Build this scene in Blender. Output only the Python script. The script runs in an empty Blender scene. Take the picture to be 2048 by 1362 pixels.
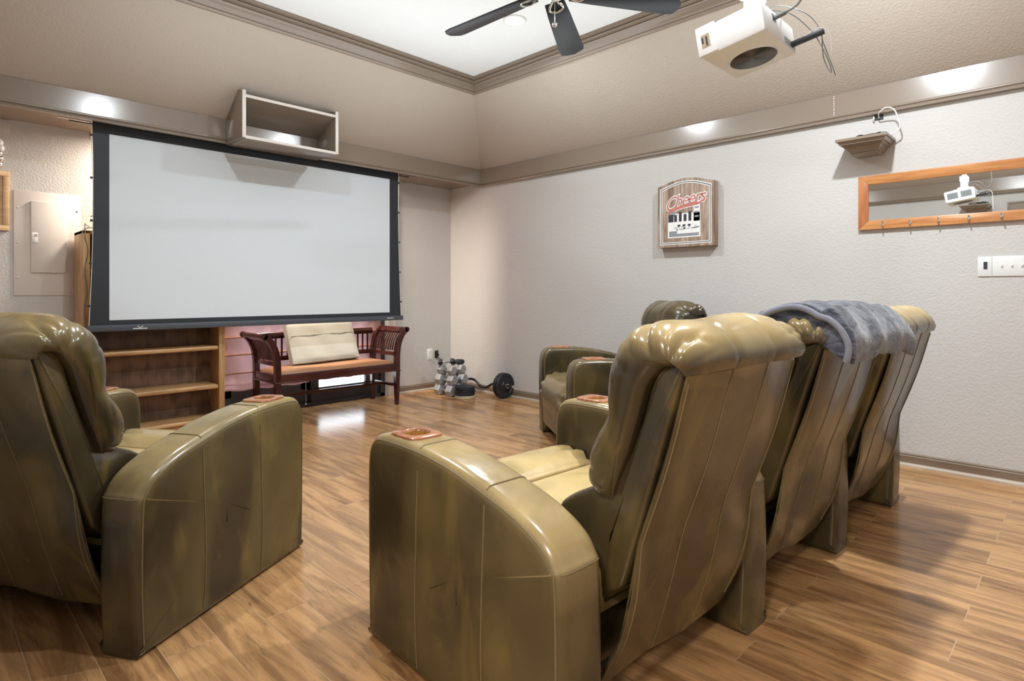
import bpy, bmesh, math, random
from mathutils import Vector, Matrix
from mathutils.bvhtree import BVHTree
random.seed(7)
C = bpy.context.scene.collection
R = math.radians
sc = bpy.context.scene
# ------------------------------------------------------------------ camera, light, exposure
F_PX, HOR, YAW, CAM_H = 1185.48, 584.43, R(45.5), 1.095
cam = bpy.data.cameras.new('camera'); camo = bpy.data.objects.new('camera', cam); C.objects.link(camo)
camo.location = (0, 0, CAM_H); camo.rotation_euler = (R(90), 0, -YAW)
cam.sensor_width = 36; cam.lens = F_PX * 36 / 2048; cam.shift_y = -(681 - HOR) / 2048; cam.clip_start = 0.03
sc.camera = camo
vs = sc.view_settings; vs.view_transform = 'Standard'; vs.look = 'None'; vs.gamma = 1; vs.use_curve_mapping = False
vs.exposure = 0.32
w = bpy.data.worlds.new('sky'); sc.world = w; w.use_nodes = True
w.node_tree.nodes['Background'].inputs[0].default_value = (0.80, 0.90, 1.0, 1)
w.node_tree.nodes['Background'].inputs[1].default_value = 5.0
def area(name, loc, aim, size, watt, col=(1, 1, 1), spread=180, shape='DISK'):
    l = bpy.data.lights.new(name, 'AREA'); l.shape = shape; l.size = size; l.energy = watt; l.color = col; l.spread = R(spread)
    o = bpy.data.objects.new(name, l); C.objects.link(o); o.location = loc
    o.rotation_euler = (Vector(aim) - Vector(loc)).to_track_quat('-Z', 'Y').to_euler(); return o
CANS = [(3.05, 2.97), (1.25, 2.97), (3.05, 0.80), (1.25, 0.80)]
CAN_W = [21, 20, 51, 23]
for yb_, wb_ in ((3.40, 14), (0.45, 13)): area('ceiling_fill', (2.15, yb_, 2.08), (2.15, yb_, 3.05), 2.7, wb_, (.86, .95, 1), 180, 'RECTANGLE').data.size_y = 1.2  # unseen upward fill lights added to brighten the ceiling and slopes
area('ceiling_fill', (3.35, 1.9, 2.08), (3.35, 1.9, 3.05), .6, 8, (.86, .95, 1), 180, 'RECTANGLE').data.size_y = 3.0  # third added fill strip, lifts the right upper slope
for sx_, sw_ in ((1.38, 33), (2.78, 44)): area('soffit_beam', (sx_, 5.15, 2.272), (sx_, 5.15, 0),   .24, sw_, (1, .88, .74), 175)
area('hall_fill', (-0.9, 0.0, 2.30), (-0.9, 0.0, 0), 0.4, 60, (1, .95, .88))  # unseen fill light added to brighten the hall beyond the doorway
# ------------------------------------------------------------------ materials
def nm(name):
    m = bpy.data.materials.new(name); m.use_nodes = True
    t = m.node_tree; b = t.nodes['Principled BSDF']; return m, t, b
def N(t, typ, **kw):
    n = t.nodes.new(typ)
    for k, v in kw.items():
        if k[0] == '_': setattr(n, k[1:], v)
        else: n.inputs[int(k[1:]) if k[0] == 'i' and k[1:].isdigit() else k].default_value = v
    return n
def L(t, a, b): t.links.new(a, b)
def mixc(t, fac, a, b):
    n = t.nodes.new('ShaderNodeMix'); n.data_type = 'RGBA'
    for sock, v in ((n.inputs[0], fac), (n.inputs[6], a), (n.inputs[7], b)):
        if hasattr(v, 'node'): L(t, v, sock)
        else: sock.default_value = v if not isinstance(v, tuple) else (*v, 1) if len(v) == 3 else v
    return n.outputs[2]
def mth(t, op, a, b=None, c=None, clamp=False):
    n = t.nodes.new('ShaderNodeMath'); n.operation = op; n.use_clamp = clamp
    for i, v in enumerate((a, b, c)):
        if v is None: continue
        if hasattr(v, 'node'): L(t, v, n.inputs[i])
        else: n.inputs[i].default_value = v
    return n.outputs[0]
def smooth(t, x, lo, hi):
    n = t.nodes.new('ShaderNodeMapRange'); n.interpolation_type = 'SMOOTHSTEP'
    L(t, x, n.inputs[0]); n.inputs[1].default_value = lo; n.inputs[2].default_value = hi; return n.outputs[0]
def coords(t, scale=(1, 1, 1), rot=(0, 0, 0), kind='Object'):
    tc = t.nodes.new('ShaderNodeTexCoord'); mp = t.nodes.new('ShaderNodeMapping')
    mp.inputs['Scale'].default_value = scale; mp.inputs['Rotation'].default_value = rot
    L(t, tc.outputs[kind], mp.inputs[0]); return mp.outputs[0]
def noise(t, vec, scale, detail=4, rough=.55, dist=0):
    n = t.nodes.new('ShaderNodeTexNoise'); L(t, vec, n.inputs['Vector'])
    n.inputs['Scale'].default_value = scale; n.inputs['Detail'].default_value = detail
    n.inputs['Roughness'].default_value = rough; n.inputs['Distortion'].default_value = dist; return n.outputs[0]
def bump(t, b, h, strength, dist=.002, prev=None):
    n = t.nodes.new('ShaderNodeBump'); n.inputs['Strength'].default_value = strength; n.inputs['Distance'].default_value = dist
    L(t, h, n.inputs['Height'])
    if prev: L(t, prev, n.inputs['Normal'])
    L(t, n.outputs[0], b.inputs['Normal']); return n.outputs[0]
def plain(name, col, rough=.5, metal=0, var=.06, spec=.5, vscale=8):
    m, t, b = nm(name); b.inputs['Roughness'].default_value = rough; b.inputs['Metallic'].default_value = metal
    b.inputs['Specular IOR Level'].default_value = spec
    n = noise(t, coords(t), vscale, 3)
    c2 = tuple(min(1, c * (1 + var)) for c in col); c1 = tuple(c * (1 - var) for c in col)
    L(t, mixc(t, n, c1, c2), b.inputs['Base Color']); return m
def wallmat(name, col, strength=.35, scale=70, rough=.75):
    m, t, b = nm(name); v = coords(t)
    n = noise(t, v, 2.0, 3); c1 = tuple(c * .97 for c in col); c2 = tuple(min(1, c * 1.03) for c in col)
    L(t, mixc(t, n, c1, c2), b.inputs['Base Color']); b.inputs['Roughness'].default_value = rough
    h = smooth(t, noise(t, v, scale, 3, .6), .35, .7); bump(t, b, h, strength, .003); return m
def woodmat(name, c_lo, c_hi, axis='X', scale=1.0, rough=.38, contrast=(.3, .7), ring=0):
    m, t, b = nm(name)
    s = {'X': (1.2, 14, 14), 'Y': (14, 1.2, 14), 'Z': (14, 14, 1.2)}[axis]
    v = coords(t, tuple(k * scale for k in s)); n = noise(t, v, 2.2, 6, .62, .6)
    f = smooth(t, n, *contrast)
    if ring:
        wv = t.nodes.new('ShaderNodeTexWave'); wv.wave_type = 'RINGS'; wv.rings_direction = 'X' if axis == 'Z' else 'Z'
        v2 = coords(t, {'X': (.6, 6, 6), 'Y': (6, .6, 6), 'Z': (6, 6, .9)}[axis])
        L(t, v2, wv.inputs[0]); wv.inputs['Scale'].default_value = ring; wv.inputs['Distortion'].default_value = 3.5
        wv.inputs['Detail'].default_value = 2; wv.inputs['Detail Scale'].default_value = .7
        f = mth(t, 'MULTIPLY_ADD', wv.outputs[1], .5, mth(t, 'MULTIPLY', f, .5))
    L(t, mixc(t, f, c_lo, c_hi), b.inputs['Base Color']); b.inputs['Roughness'].default_value = rough
    bump(t, b, n, .08, .001); return m
def emit(name, col, s):
    m, t, b = nm(name); b.inputs['Base Color'].default_value = (*col, 1)
    b.inputs['Emission Color'].default_value = (*col, 1); b.inputs['Emission Strength'].default_value = s; return m
def leather(name, wear_gain=1.0, tone=1.0):
    m, t, b = nm(name)
    tc = t.nodes.new('ShaderNodeTexCoord'); oi = t.nodes.new('ShaderNodeObjectInfo')
    va = t.nodes.new('ShaderNodeVectorMath'); va.operation = 'ADD'; L(t, tc.outputs['Object'], va.inputs[0]); L(t, oi.outputs['Location'], va.inputs[1])
    v = va.outputs[0]; k = tone
    st = t.nodes.new('ShaderNodeMapping'); st.inputs['Scale'].default_value = (1, 1, .45); L(t, v, st.inputs[0]); sv = st.outputs[0]
    f1 = smooth(t, noise(t, sv, 3.6, 2.5, .45, .6), .36, .66)
    f2 = smooth(t, noise(t, sv, 6.0, 3, .5, .8), .50, .74)
    base = mixc(t, f1, (.028 * k, .022 * k, .012 * k), (.095 * k, .071 * k, .028 * k))
    base = mixc(t, mth(t, 'MULTIPLY', f2, .5), base, (.20 * k, .138 * k, .034 * k))
    at = t.nodes.new('ShaderNodeAttribute'); at.attribute_name = 'wear'
    wn = noise(t, v, 6, 3, .5, .4)
    wf = mth(t, 'MULTIPLY', at.outputs['Fac'], wear_gain)
    wf = mth(t, 'ADD', wf, mth(t, 'MULTIPLY', mth(t, 'SUBTRACT', wn, .5), mth(t, 'MULTIPLY', wf, 1.1)), clamp=True)
    col = mixc(t, wf, base, (.60, .44, .20))
    sp = smooth(t, noise(t, v, 95, 2, .5), .75, .77)
    sp = mth(t, 'MULTIPLY', sp, smooth(t, noise(t, v, 5, 2), .48, .62))
    
    L(t, col, b.inputs['Base Color'])
    L(t, mth(t, 'MULTIPLY_ADD', wn, .24, .12), b.inputs['Roughness'])
    b.inputs['Specular IOR Level'].default_value = .55
    p = bump(t, b, noise(t, v, 8, 2, .45, .6), .22, .012)
    bump(t, b, noise(t, v, 210, 2, .5), .04, .001, p)
    return m
def floormat():
    m, t, b = nm('hickory_laminate')
    tc = t.nodes.new('ShaderNodeTexCoord')
    mp = t.nodes.new('ShaderNodeMapping'); mp.inputs['Rotation'].default_value = (0, 0, R(90)); mp.inputs['Location'].default_value = (.31, .055, 0)
    L(t, tc.outputs['Object'], mp.inputs[0])
    br = t.nodes.new('ShaderNodeTexBrick'); L(t, mp.outputs[0], br.inputs[0])
    br.offset = .37; br.offset_frequency = 2
    for k, vv in (('Scale', 1.0), ('Brick Width', 1.22), ('Row Height', .148), ('Mortar Size', .0016), ('Mortar Smooth', .4), ('Bias', 0)):
        br.inputs[k].default_value = vv
    br.inputs['Color1'].default_value = (0, 0, 0, 1); br.inputs['Color2'].default_value = (1, 1, 1, 1); br.inputs['Mortar'].default_value = (.5, .5, .5, 1)
    # per-plank shift of the grain
    sv = t.nodes.new('ShaderNodeVectorMath'); sv.operation = 'MULTIPLY_ADD'
    L(t, br.outputs['Color'], sv.inputs[0]); sv.inputs[1].default_value = (7, 11, 3); L(t, tc.outputs['Object'], sv.inputs[2])
    g = t.nodes.new('ShaderNodeMapping'); g.inputs['Scale'].default_value = (9, 1.0, 1); L(t, sv.outputs[0], g.inputs[0])
    n1 = noise(t, g.outputs[0], 1.6, 6, .65, .7); n2 = noise(t, g.outputs[0], 4.5, 6, .7, 1.0)
    f = smooth(t, n1, .34, .66)
    col = mixc(t, f, (.21, .10, .040), (.57, .31, .13))
    col = mixc(t, mth(t, 'MULTIPLY', smooth(t, n2, .52, .70), .65), col, (.10, .05, .024))
    sepc = mth(t, 'MULTIPLY', br.outputs['Color'], .34)
    col = mixc(t, sepc, col, (.62, .36, .165))
    col = mixc(t, mth(t, 'MULTIPLY', br.outputs['Fac'], .55), col, (.55, .40, .27))  # joints lightened: whitish glare along the seams put into the colour
    L(t, col, b.inputs['Base Color'])
    rr = mth(t, 'MULTIPLY_ADD', n2, .14, .15); L(t, rr, b.inputs['Roughness'])
    b.inputs['Specular IOR Level'].default_value = .5
    g2 = t.nodes.new('ShaderNodeMapping'); g2.inputs['Scale'].default_value = (3, 22, 1); L(t, sv.outputs[0], g2.inputs[0])
    h = mth(t, 'ADD', mth(t, 'MULTIPLY', noise(t, g2.outputs[0], 1.0, 3), .5), mth(t, 'MULTIPLY', br.outputs['Fac'], -.6))
    bump(t, b, h, .10, .004); return m
def velvet():
    m, t, b = nm('plush_fleece'); v = coords(t)
    g = coords(t, (6, 3, 9)); n = noise(t, g, 3.0, 6, .7, 1.2)
    L(t, mixc(t, smooth(t, n, .38, .64), (.022, .027, .042), (.125, .135, .170)), b.inputs['Base Color'])
    b.inputs['Roughness'].default_value = .9; b.inputs['Sheen Weight'].default_value = .6; b.inputs['Specular IOR Level'].default_value = .1
    p = bump(t, b, n, .6, .015); bump(t, b, noise(t, v, 160, 3, .7), .5, .004, p); return m
def shade_cloth():
    m, t, b = nm('pink_woven_shade'); v = coords(t, (90, 1, 6)); n = noise(t, v, 2, 3)
    col = mixc(t, n, (.60, .35, .36), (.76, .49, .49))
    out = t.nodes['Material Output']
    d = t.nodes.new('ShaderNodeBsdfDiffuse'); tr = t.nodes.new('ShaderNodeBsdfTranslucent'); mx = t.nodes.new('ShaderNodeMixShader')
    L(t, col, d.inputs[0]); L(t, col, tr.inputs[0]); mx.inputs[0].default_value = .10
    L(t, d.outputs[0], mx.inputs[1]); L(t, tr.outputs[0], mx.inputs[2]); L(t, mx.outputs[0], out.inputs[0]); return m
def radial_sheen():
    m, t, b = nm('dark_metal_painted_sheen'); v = coords(t, kind='Object')
    sx = t.nodes.new('ShaderNodeSeparateXYZ'); L(t, v, sx.inputs[0])
    a = mth(t, 'ARCTAN2', mth(t, 'SUBTRACT', sx.outputs[1], -.005), sx.outputs[0])
    s = mth(t, 'SINE', mth(t, 'MULTIPLY', a, 4)); f = mth(t, 'MULTIPLY_ADD', s, .5, .5)  # angular bands: brushed-metal sheen put into the base colour
    L(t, mixc(t, f, (.020, .015, .013), (.10, .075, .065)), b.inputs['Base Color'])
    b.inputs['Roughness'].default_value = .4; b.inputs['Metallic'].default_value = .4; return m
M = {}
M['floor'] = floormat()
M['wall'] = wallmat('orange_peel_lower_wall', (.55, .525, .502))
M['wall_up'] = wallmat('taupe_upper_wall', (.50, .43, .365))
M['ceil'] = wallmat('white_ceiling', (.85, .87, .87), .2, 60)
M['trim'] = plain('satin_taupe_paint', (.245, .19, .145), .20, 0, .03, .8)
M['white'] = plain('white_plastic', (.74, .74, .725), .35, 0, .02)
M['proj'] = plain('projector_white', (.80, .80, .79), .38, 0, .02)
M['almond'] = plain('painted_metal_cover', (.66, .60, .55), .45, 0, .02)
M['black'] = plain('black_plastic', (.015, .015, .017), .45, 0, .1)
M['rubber'] = plain('black_rubber', (.020, .022, .026), .6, 0, .25, .4, 40)
M['dark'] = plain('near_black_matte', (.012, .011, .010), .9)
M['bladem'] = plain('black_fan_blade', (.012, .015, .020), .4, 0, .15, .35)
M['nickel'] = plain('brushed_nickel', (.62, .60, .57), .28, 1, .04)
M['chrome'] = plain('polished_chrome', (.75, .75, .75), .12, 1, .02)
M['greyiron'] = plain('grey_hammertone_iron', (.36, .36, .365), .42, .25, .15, .5, 60)
M['blackiron'] = plain('black_iron', (.018, .020, .024), .42, .2, .3, .5, 30)
M['tan_plate'] = plain('tan_painted_plate', (.50, .42, .27), .5)
M['oak'] = woodmat('golden_oak', (.36, .19, .075), (.62, .385, .18), 'X')
M['oak_z'] = woodmat('golden_oak_upright', (.36, .19, .075), (.60, .37, .17), 'Z')
M['oak_dark'] = woodmat('dark_grain_panel', (.085, .045, .025), (.30, .18, .115), 'Z', .8, .45, (.25, .75), 2.2)
M['mahog'] = woodmat('mahogany', (.030, .007, .006), (.085, .022, .017), 'X', 1, .2)
M['mahog_z'] = woodmat('mahogany_upright', (.030, .007, .006), (.080, .021, .016), 'Z', 1, .22)
M['cherry'] = woodmat('honey_cherry_frame', (.42, .165, .055), (.62, .29, .105), 'Y', 1, .25)
M['cherry_z'] = woodmat('honey_cherry_upright', (.38, .12, .045), (.58, .25, .09), 'Z', 1, .25)
M['pine'] = woodmat('pale_pine', (.52, .33, .17), (.72, .50, .29), 'X', 1, .4)
M['sign_wood'] = woodmat('barnwood', (.16, .095, .06), (.47, .36, .28), 'Z', 1.0, .5, (.3, .68))
M['burl'] = woodmat('cup_holder_wood', (.30, .11, .05), (.50, .24, .13), 'X', 2, .15)
M['burl_in'] = woodmat('cup_holder_well', (.32, .14, .03), (.52, .27, .07), 'Z', 2, .25)
M['tan_leather'] = plain('tan_vinyl_seat', (.34, .17, .085), .42, 0, .08)
M['canvas'] = plain('beige_canvas', (.43, .415, .36), .85, 0, .06, .2, 20)
M['screen'] = plain('matte_screen_white', (.74, .80, .85), .7, 0, .01, .3, 2)
M['screen_black'] = plain('black_masking', (.022, .026, .034), .55, 0, .1)
M['bar'] = plain('charcoal_bar', (.075, .085, .105), .45)
M['mirror'] = plain('silvered_glass', (.86, .87, .85), .015, 1, 0)
M['fleece'] = velvet()
M['fleece_in'] = plain('pale_fleece_lining', (.22, .22, .26), .95, 0, .12, .1, 30)
M['shade'] = shade_cloth()
M['bamboo'] = plain('shade_batten', (.42, .21, .11), .5)
M['spun'] = radial_sheen()
M['can'] = emit('lit_lamp_lens', (.95, .98, 1.0), 14)
M['can_warm'] = emit('lit_warm_lens', (1, .86, .7), 6)
M['seam'] = plain('tan_stitching', (.175, .132, .062), .55, 0, .25, .4, 60)
M['seam_worn'] = plain('worn_piping', (.55, .43, .19), .45, 0, .3, .4, 25)
M['lea_row'] = leather('worn_olive_leather', .95, .95)
M['lea_left'] = leather('worn_olive_leather_light', .85, 1.1)
M['lea_far'] = leather('worn_olive_leather_dark', .75, .62)
M['red'] = plain('faded_red_print', (.50, .16, .13), .6)
M['ink'] = plain('black_print', (.03, .03, .04), .6)
M['grey_ink'] = plain('grey_print', (.25, .26, .28), .6)
M['pale_ink'] = plain('white_print', (.80, .79, .77), .6)
M['tan_ink'] = plain('tan_print', (.42, .32, .22), .6)
M['cable_grey'] = plain('grey_cable', (.16, .17, .17), .5)
M['cable_white'] = plain('white_cable', (.75, .73, .70), .5)
M['green'] = plain('green_plastic', (.05, .14, .11), .5)
M['bronze_frame'] = plain('bronze_door_frame', (.055, .055, .06), .4, .2)
M['shoe'] = plain('shoe_mould_paint', (.46, .37, .29), .4)
M['cover'] = plain('pale_door_casing', (.55, .50, .46), .4)
gm, gt, gb = nm('clear_glass'); gb.inputs['Transmission Weight'].default_value = 1; gb.inputs['Roughness'].default_value = .0
gb.inputs['IOR'].default_value = 1.0; gb.inputs['Base Color'].default_value = (1, 1, 1, 1); M['glass'] = gm
# ------------------------------------------------------------------ mesh helpers
class MB:
    def __init__(s): s.bm = bmesh.new()
    def face(s, pts):
        return s.bm.faces.new([s.bm.verts.new(p) for p in pts])
    def box(s, a, b, bev=0, seg=2, mat=None):
        bm = bmesh.new(); bmesh.ops.create_cube(bm, size=1)
        for v in bm.verts: v.co = Vector([(a[i] + b[i]) / 2 + v.co[i] * (b[i] - a[i]) for i in range(3)])
        if bev: bmesh.ops.bevel(bm, geom=list(bm.edges), offset=bev, segments=seg, affect='EDGES', profile=.5)
        if mat: bm.transform(mat)
        s.add(bm); return s
    def add(s, bm):
        me = bpy.data.meshes.new('tmp'); bm.to_mesh(me); bm.free(); s.bm.from_mesh(me); bpy.data.meshes.remove(me); return s
    def loft(s, rings, closed=True, cap=True, loop=False):
        vr = [[s.bm.verts.new(p) for p in r] for r in rings]
        n = len(rings[0]); m = len(vr)
        for i in range(m if loop else m - 1):
            a, b = vr[i], vr[(i + 1) % m]
            for j in range(n if closed else n - 1):
                k = (j + 1) % n; s.bm.faces.new((a[j], a[k], b[k], b[j]))
        if cap and closed and not loop:
            s.bm.faces.new(vr[0][::-1]); s.bm.faces.new(vr[-1])
        return vr
    def tube(s, path, r, n=8, cap=True):
        P = [Vector(p) for p in path]; up = Vector((0, 0, 1)); rings = []; pn = None
        for i, p in enumerate(P):
            d = (P[min(i + 1, len(P) - 1)] - P[max(i - 1, 0)]).normalized()
            if pn is None:
                a = d.orthogonal().normalized()
            else:
                a = (pn - d * pn.dot(d)); a = a.normalized() if a.length > 1e-6 else d.orthogonal().normalized()
            pn = a; b = d.cross(a); rr = r[i] if isinstance(r, (list, tuple)) else r
            rings.append([p + (a * math.cos(2 * math.pi * k / n) + b * math.sin(2 * math.pi * k / n)) * rr for k in range(n)])
        s.loft(rings, True, cap); return s
    def lathe(s, prof, n=32, mat=None, cap=True):
        rings = []
        for r, z in prof:
            ring = [Vector((r * math.cos(2 * math.pi * k / n), r * math.sin(2 * math.pi * k / n), z)) for k in range(n)]
            if mat: ring = [mat @ p for p in ring]
            rings.append(ring)
        s.loft(rings, True, cap); return s
    def prism(s, poly, h0, h1, axis='Y', bev=0, mat=None):
        # polygon in the plane across the axis, extruded from h0 to h1 ; X: (y,z)  Y: (x,z)  Z: (x,y)
        f = {'X': lambda p, h: (h, p[0], p[1]), 'Y': lambda p, h: (p[0], h, p[1]), 'Z': lambda p, h: (p[0], p[1], h)}[axis]
        bm = bmesh.new(); a = [bm.verts.new(f(p, h0)) for p in poly]; b = [bm.verts.new(f(p, h1)) for p in poly]
        n = len(poly)
        for j in range(n): bm.faces.new((a[j], a[(j + 1) % n], b[(j + 1) % n], b[j]))
        bm.faces.new(a[::-1]); bm.faces.new(b)
        bmesh.ops.recalc_face_normals(bm, faces=list(bm.faces))
        if bev: bmesh.ops.bevel(bm, geom=list(bm.edges), offset=bev, segments=2, affect='EDGES', profile=.5)
        if mat: bm.transform(mat)
        s.add(bm); return s
    def build(s, name, mat, parent=None, smooth=True, angle=40):
        bmesh.ops.recalc_face_normals(s.bm, faces=list(s.bm.faces))
        me = bpy.data.meshes.new(name); s.bm.to_mesh(me); s.bm.free()
        me.materials.append(M[mat] if isinstance(mat, str) else mat)
        o = bpy.data.objects.new(name, me); C.objects.link(o)
        if smooth: me.shade_smooth(); me.set_sharp_from_angle(angle=R(angle))
        if parent: o.parent = parent
        return o
def tag(o, label, cat, group=None):
    o['label'] = label; o['category'] = cat
    if group: o['group'] = group
    return o
def thing(name, label, cat, loc=(0, 0, 0), rz=0, group=None):
    o = bpy.data.objects.new(name, None); C.objects.link(o); o.empty_display_size = .1
    o.location = loc; o.rotation_euler = (0, 0, rz); return tag(o, label, cat, group)
def struct(name, mb, mat, label=None, parent=None, smooth=False):
    o = mb.build(name, mat, parent, smooth); o['kind'] = 'structure'
    if label: o['label'] = label
    return o
def dup(root, loc, rz=0, label=None):
    r = root.copy(); C.objects.link(r); r.location = loc; r.rotation_euler = (0, 0, rz)
    if label: r['label'] = label
    for ch in list(root.children):
        c = ch.copy(); C.objects.link(c); c.parent = r
        for g in ch.children:
            d = g.copy(); C.objects.link(d); d.parent = c
    return r
def catmull(pts, n=8, closed=False):
    P = [Vector(p) for p in pts]; out = []; m = len(P)
    for i in range(m if closed else m - 1):
        p0, p1, p2, p3 = (P[(i + k) % m] if closed else P[min(max(i + k, 0), m - 1)] for k in (-1, 0, 1, 2))
        for j in range(n):
            t = j / n
            out.append(.5 * ((2 * p1) + (p2 - p0) * t + (2 * p0 - 5 * p1 + 4 * p2 - p3) * t * t + (3 * p1 - p0 - 3 * p2 + p3) * t ** 3))
    if not closed: out.append(P[-1])
    return out
def text_mesh(body, size, ext=.001, shear=0, offset=0, space=1.0):
    cu = bpy.data.curves.new('lettering', 'FONT'); cu.body = body; cu.size = size; cu.extrude = ext; cu.shear = shear; cu.offset = offset
    cu.align_x = 'CENTER'; cu.align_y = 'CENTER'; cu.space_character = space; cu.resolution_u = 4
    o = bpy.data.objects.new('lettering', cu); C.objects.link(o)
    dg = bpy.context.evaluated_depsgraph_get(); me = bpy.data.meshes.new_from_object(o.evaluated_get(dg))
    bm = bmesh.new(); bm.from_mesh(me); bpy.data.objects.remove(o); bpy.data.curves.remove(cu); bpy.data.meshes.remove(me); return bm
# ------------------------------------------------------------------ the room
XL, XR, YR, YS = -.13, 4.433, -1.0, 5.359        # left wall, right wall, rear wall, screen wall
YB, XBR, XBL = 4.809, 4.403, -.10                # soffit face, right and left band faces
ZB0, ZB1, ZC = 2.251, 2.4376, 3.05
CX0, CX1, CY0, CY1, ZS = .64, 3.66, -.26, 4.085, 2.93
T = .12
struct('floor', MB().box((-1.7, YR - T, -.1), (XR + T, YS + T, 0)), 'floor')
struct('ceiling', MB().box((CX0 - .3, CY0 - .3, ZC), (CX1 + .3, CY1 + .3, ZC + .1)), 'ceil')
DX0, DX1, DZ = 1.86, 3.53, 2.06                   # sliding door opening in the screen wall
m = MB(); m.box((XL - T, YS, 0), (DX0, YS + T, 2.6)); m.box((DX1, YS, 0), (XR + T, YS + T, 2.6)); m.box((DX0, YS, DZ), (DX1, YS + T, 2.6))
struct('wall_screen', m, 'wall')
struct('wall_right', MB().box((XR, YR, 0), (XR + T, YS, 2.6)), 'wall')
HY0, HY1, HZ = -.62, .62, 2.04                    # doorway in the left wall
m = MB(); m.box((XL - T, YR, 0), (XL, HY0, 2.6)); m.box((XL - T, HY1, 0), (XL, YS, 2.6)); m.box((XL - T, HY0, HZ), (XL, HY1, 2.6))
struct('wall_left', m, 'wall')
struct('wall_rear', MB().box((XL - T, YR - T, 0), (XR + T, YR, 2.6)), 'wall')
m = MB(); m.box((-1.7, -1.3, 0), (-1.6, 1.3, 2.5)); m.box((-1.6, -1.3, 0), (XL - T, -1.2, 2.5)); m.box((-1.6, 1.2, 0), (XL - T, 1.3, 2.5)); m.box((-1.7, -1.3, 2.44), (XL - T, 1.3, 2.5))
struct('wall_hall', m, 'wall')
# sloped upper walls of the tray
def slope(name, lo0, lo1, hi0, hi1, out):
    o = Vector(out) * .08; m = MB(); q = [Vector(p) for p in (lo0, lo1, hi1, hi0)]
    m.loft([q, [p + o for p in q]]); struct(name, m, 'wall_up')
E_ = .017
slope('wall_upper_screen', (XBL - E_, YB + E_, ZB1), (XBR + E_, YB + E_, ZB1), (CX0, CY1, ZS), (CX1, CY1, ZS), (0, .55, .83))
slope('wall_upper_right', (XBR + E_, YB + E_, ZB1), (XBR + E_, YR - E_, ZB1), (CX1, CY1, ZS), (CX1, CY0, ZS), (.55, 0, .83))
slope('wall_upper_left', (XBL - E_, YR - E_, ZB1), (XBL - E_, YB + E_, ZB1), (CX0, CY0, ZS), (CX0, CY1, ZS), (-.55, 0, .83))
slope('wall_upper_rear', (XBR + E_, YR - E_, ZB1), (XBL - E_, YR - E_, ZB1), (CX1, CY0, ZS), (CX0, CY0, ZS), (0, -.55, .83))
def moulding(name, prof, x0, x1, y0, y1, mat='trim', corners=4, label=None):
    # profile (inward offset, z), mitred around a rectangle
    rings = []
    for cx, cy, sx, sy in ((x0, y0, 1, 1), (x1, y0, -1, 1), (x1, y1, -1, -1), (x0, y1, 1, -1)):
        rings.append([Vector((cx + sx * o, cy + sy * o, z)) for o, z in prof])
    m = MB(); m.loft(rings, True, False, loop=True); return struct(name, m, mat, label, smooth=True)
# crown at the top of the slopes
crown = [(-.02, ZS - .01), (.006, ZS - .012), (.016, ZS), (.012, ZS + .008), (.020, ZS + .014), (.030, ZS + .045), (.046, ZS + .058), (.040, ZS + .066), (.058, ZS + .074),
         (.060, ZS + .086), (.052, ZS + .092), (.074, ZS + .100), (.078, ZS + .112), (.07, ZC + .002), (-.02, ZC + .002)]
moulding('trim_1', crown, CX0, CX1, CY0, CY1)
# broad flat bands below the slopes
def band(name, a, b, n, z0=ZB0, z1=ZB1, depth=.03, tilt=.006):
    # n = inward normal; cross-section across n
    a, b, n = Vector(a), Vector(b), Vector(n)
    prof = [(-depth, z1), (-tilt, z1), (0, z0 + .040), (.004, z0 + .036), (.004, z0 + .028), (-.004, z0 + .022), (.002, z0 + .016), (.007, z0 + .010), (.005, z0 + .002), (-.002, z0), (-depth, z0)]
    m = MB(); m.loft([[a + n * o + Vector((0, 0, z)) for o, z in prof], [b + n * o + Vector((0, 0, z)) for o, z in prof]])
    return struct(name, m, 'trim', smooth=True)
band('trim_2', (XL, YB, 0), (XR, YB, 0), (0, -1, 0), depth=.022, tilt=.0075)
bt = band('trim_3', (XBR, YB + .0, 0), (XBR, YR, 0), (-1, 0, 0))
band('trim_4', (XBL, YR, 0), (XBL, YB, 0), (1, 0, 0))
band('trim_5', (XBL, YR, 0), (XBR, YR, 0), (0, 1, 0), depth=.02)
m = MB(); yq = 1.262
for k in range(9): m.box((XBR - .0012, yq - .002, ZB0 + .045 + k * .0155), (XBR + .002, yq + .002, ZB0 + .045 + k * .0155 + random.uniform(.006, .014)))
o = m.build('caulk_seam', 'pale_ink', bt, False); o['label'] = 'pale cracked joint line'
struct('wall_soffit', MB().box((XL, YB + .022, 2.29), (XR, YS, 2.40)), 'trim')
# baseboards with a pale quarter round
def baseb(name, a, b, n, q=True):
    a, b, n = Vector(a), Vector(b), Vector(n)
    prof = [(0, .0), (.014, 0), (.014, .055), (.017, .060), (.009, .066), (.012, .073), (.004, .080), (0, .080)]
    m = MB(); m.loft([[a + n * o + Vector((0, 0, z)) for o, z in prof], [b + n * o + Vector((0, 0, z)) for o, z in prof]])
    ob = struct(name, m, 'trim', smooth=True)
    if q:
        pr = [(.014, 0), (.030, 0), (.029, .007), (.024, .014), (.014, .019)]
        m = MB(); m.loft([[a + n * o + Vector((0, 0, z)) for o, z in pr], [b + n * o + Vector((0, 0, z)) for o, z in pr]])
        c = m.build('shoe_moulding', 'shoe', ob); c['kind'] = 'structure'
baseb('baseboard_right', (XR, YR, 0), (XR, YS, 0), (-1, 0, 0))
baseb('baseboard_screen', (3.69, YS, 0), (XR, YS, 0), (0, -1, 0))
baseb('baseboard_front', (XL, YS, 0), (DX0 - .07, YS, 0), (0, -1, 0))
baseb('baseboard_left', (XL, .72, 0), (XL, YS, 0), (1, 0, 0))
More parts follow.
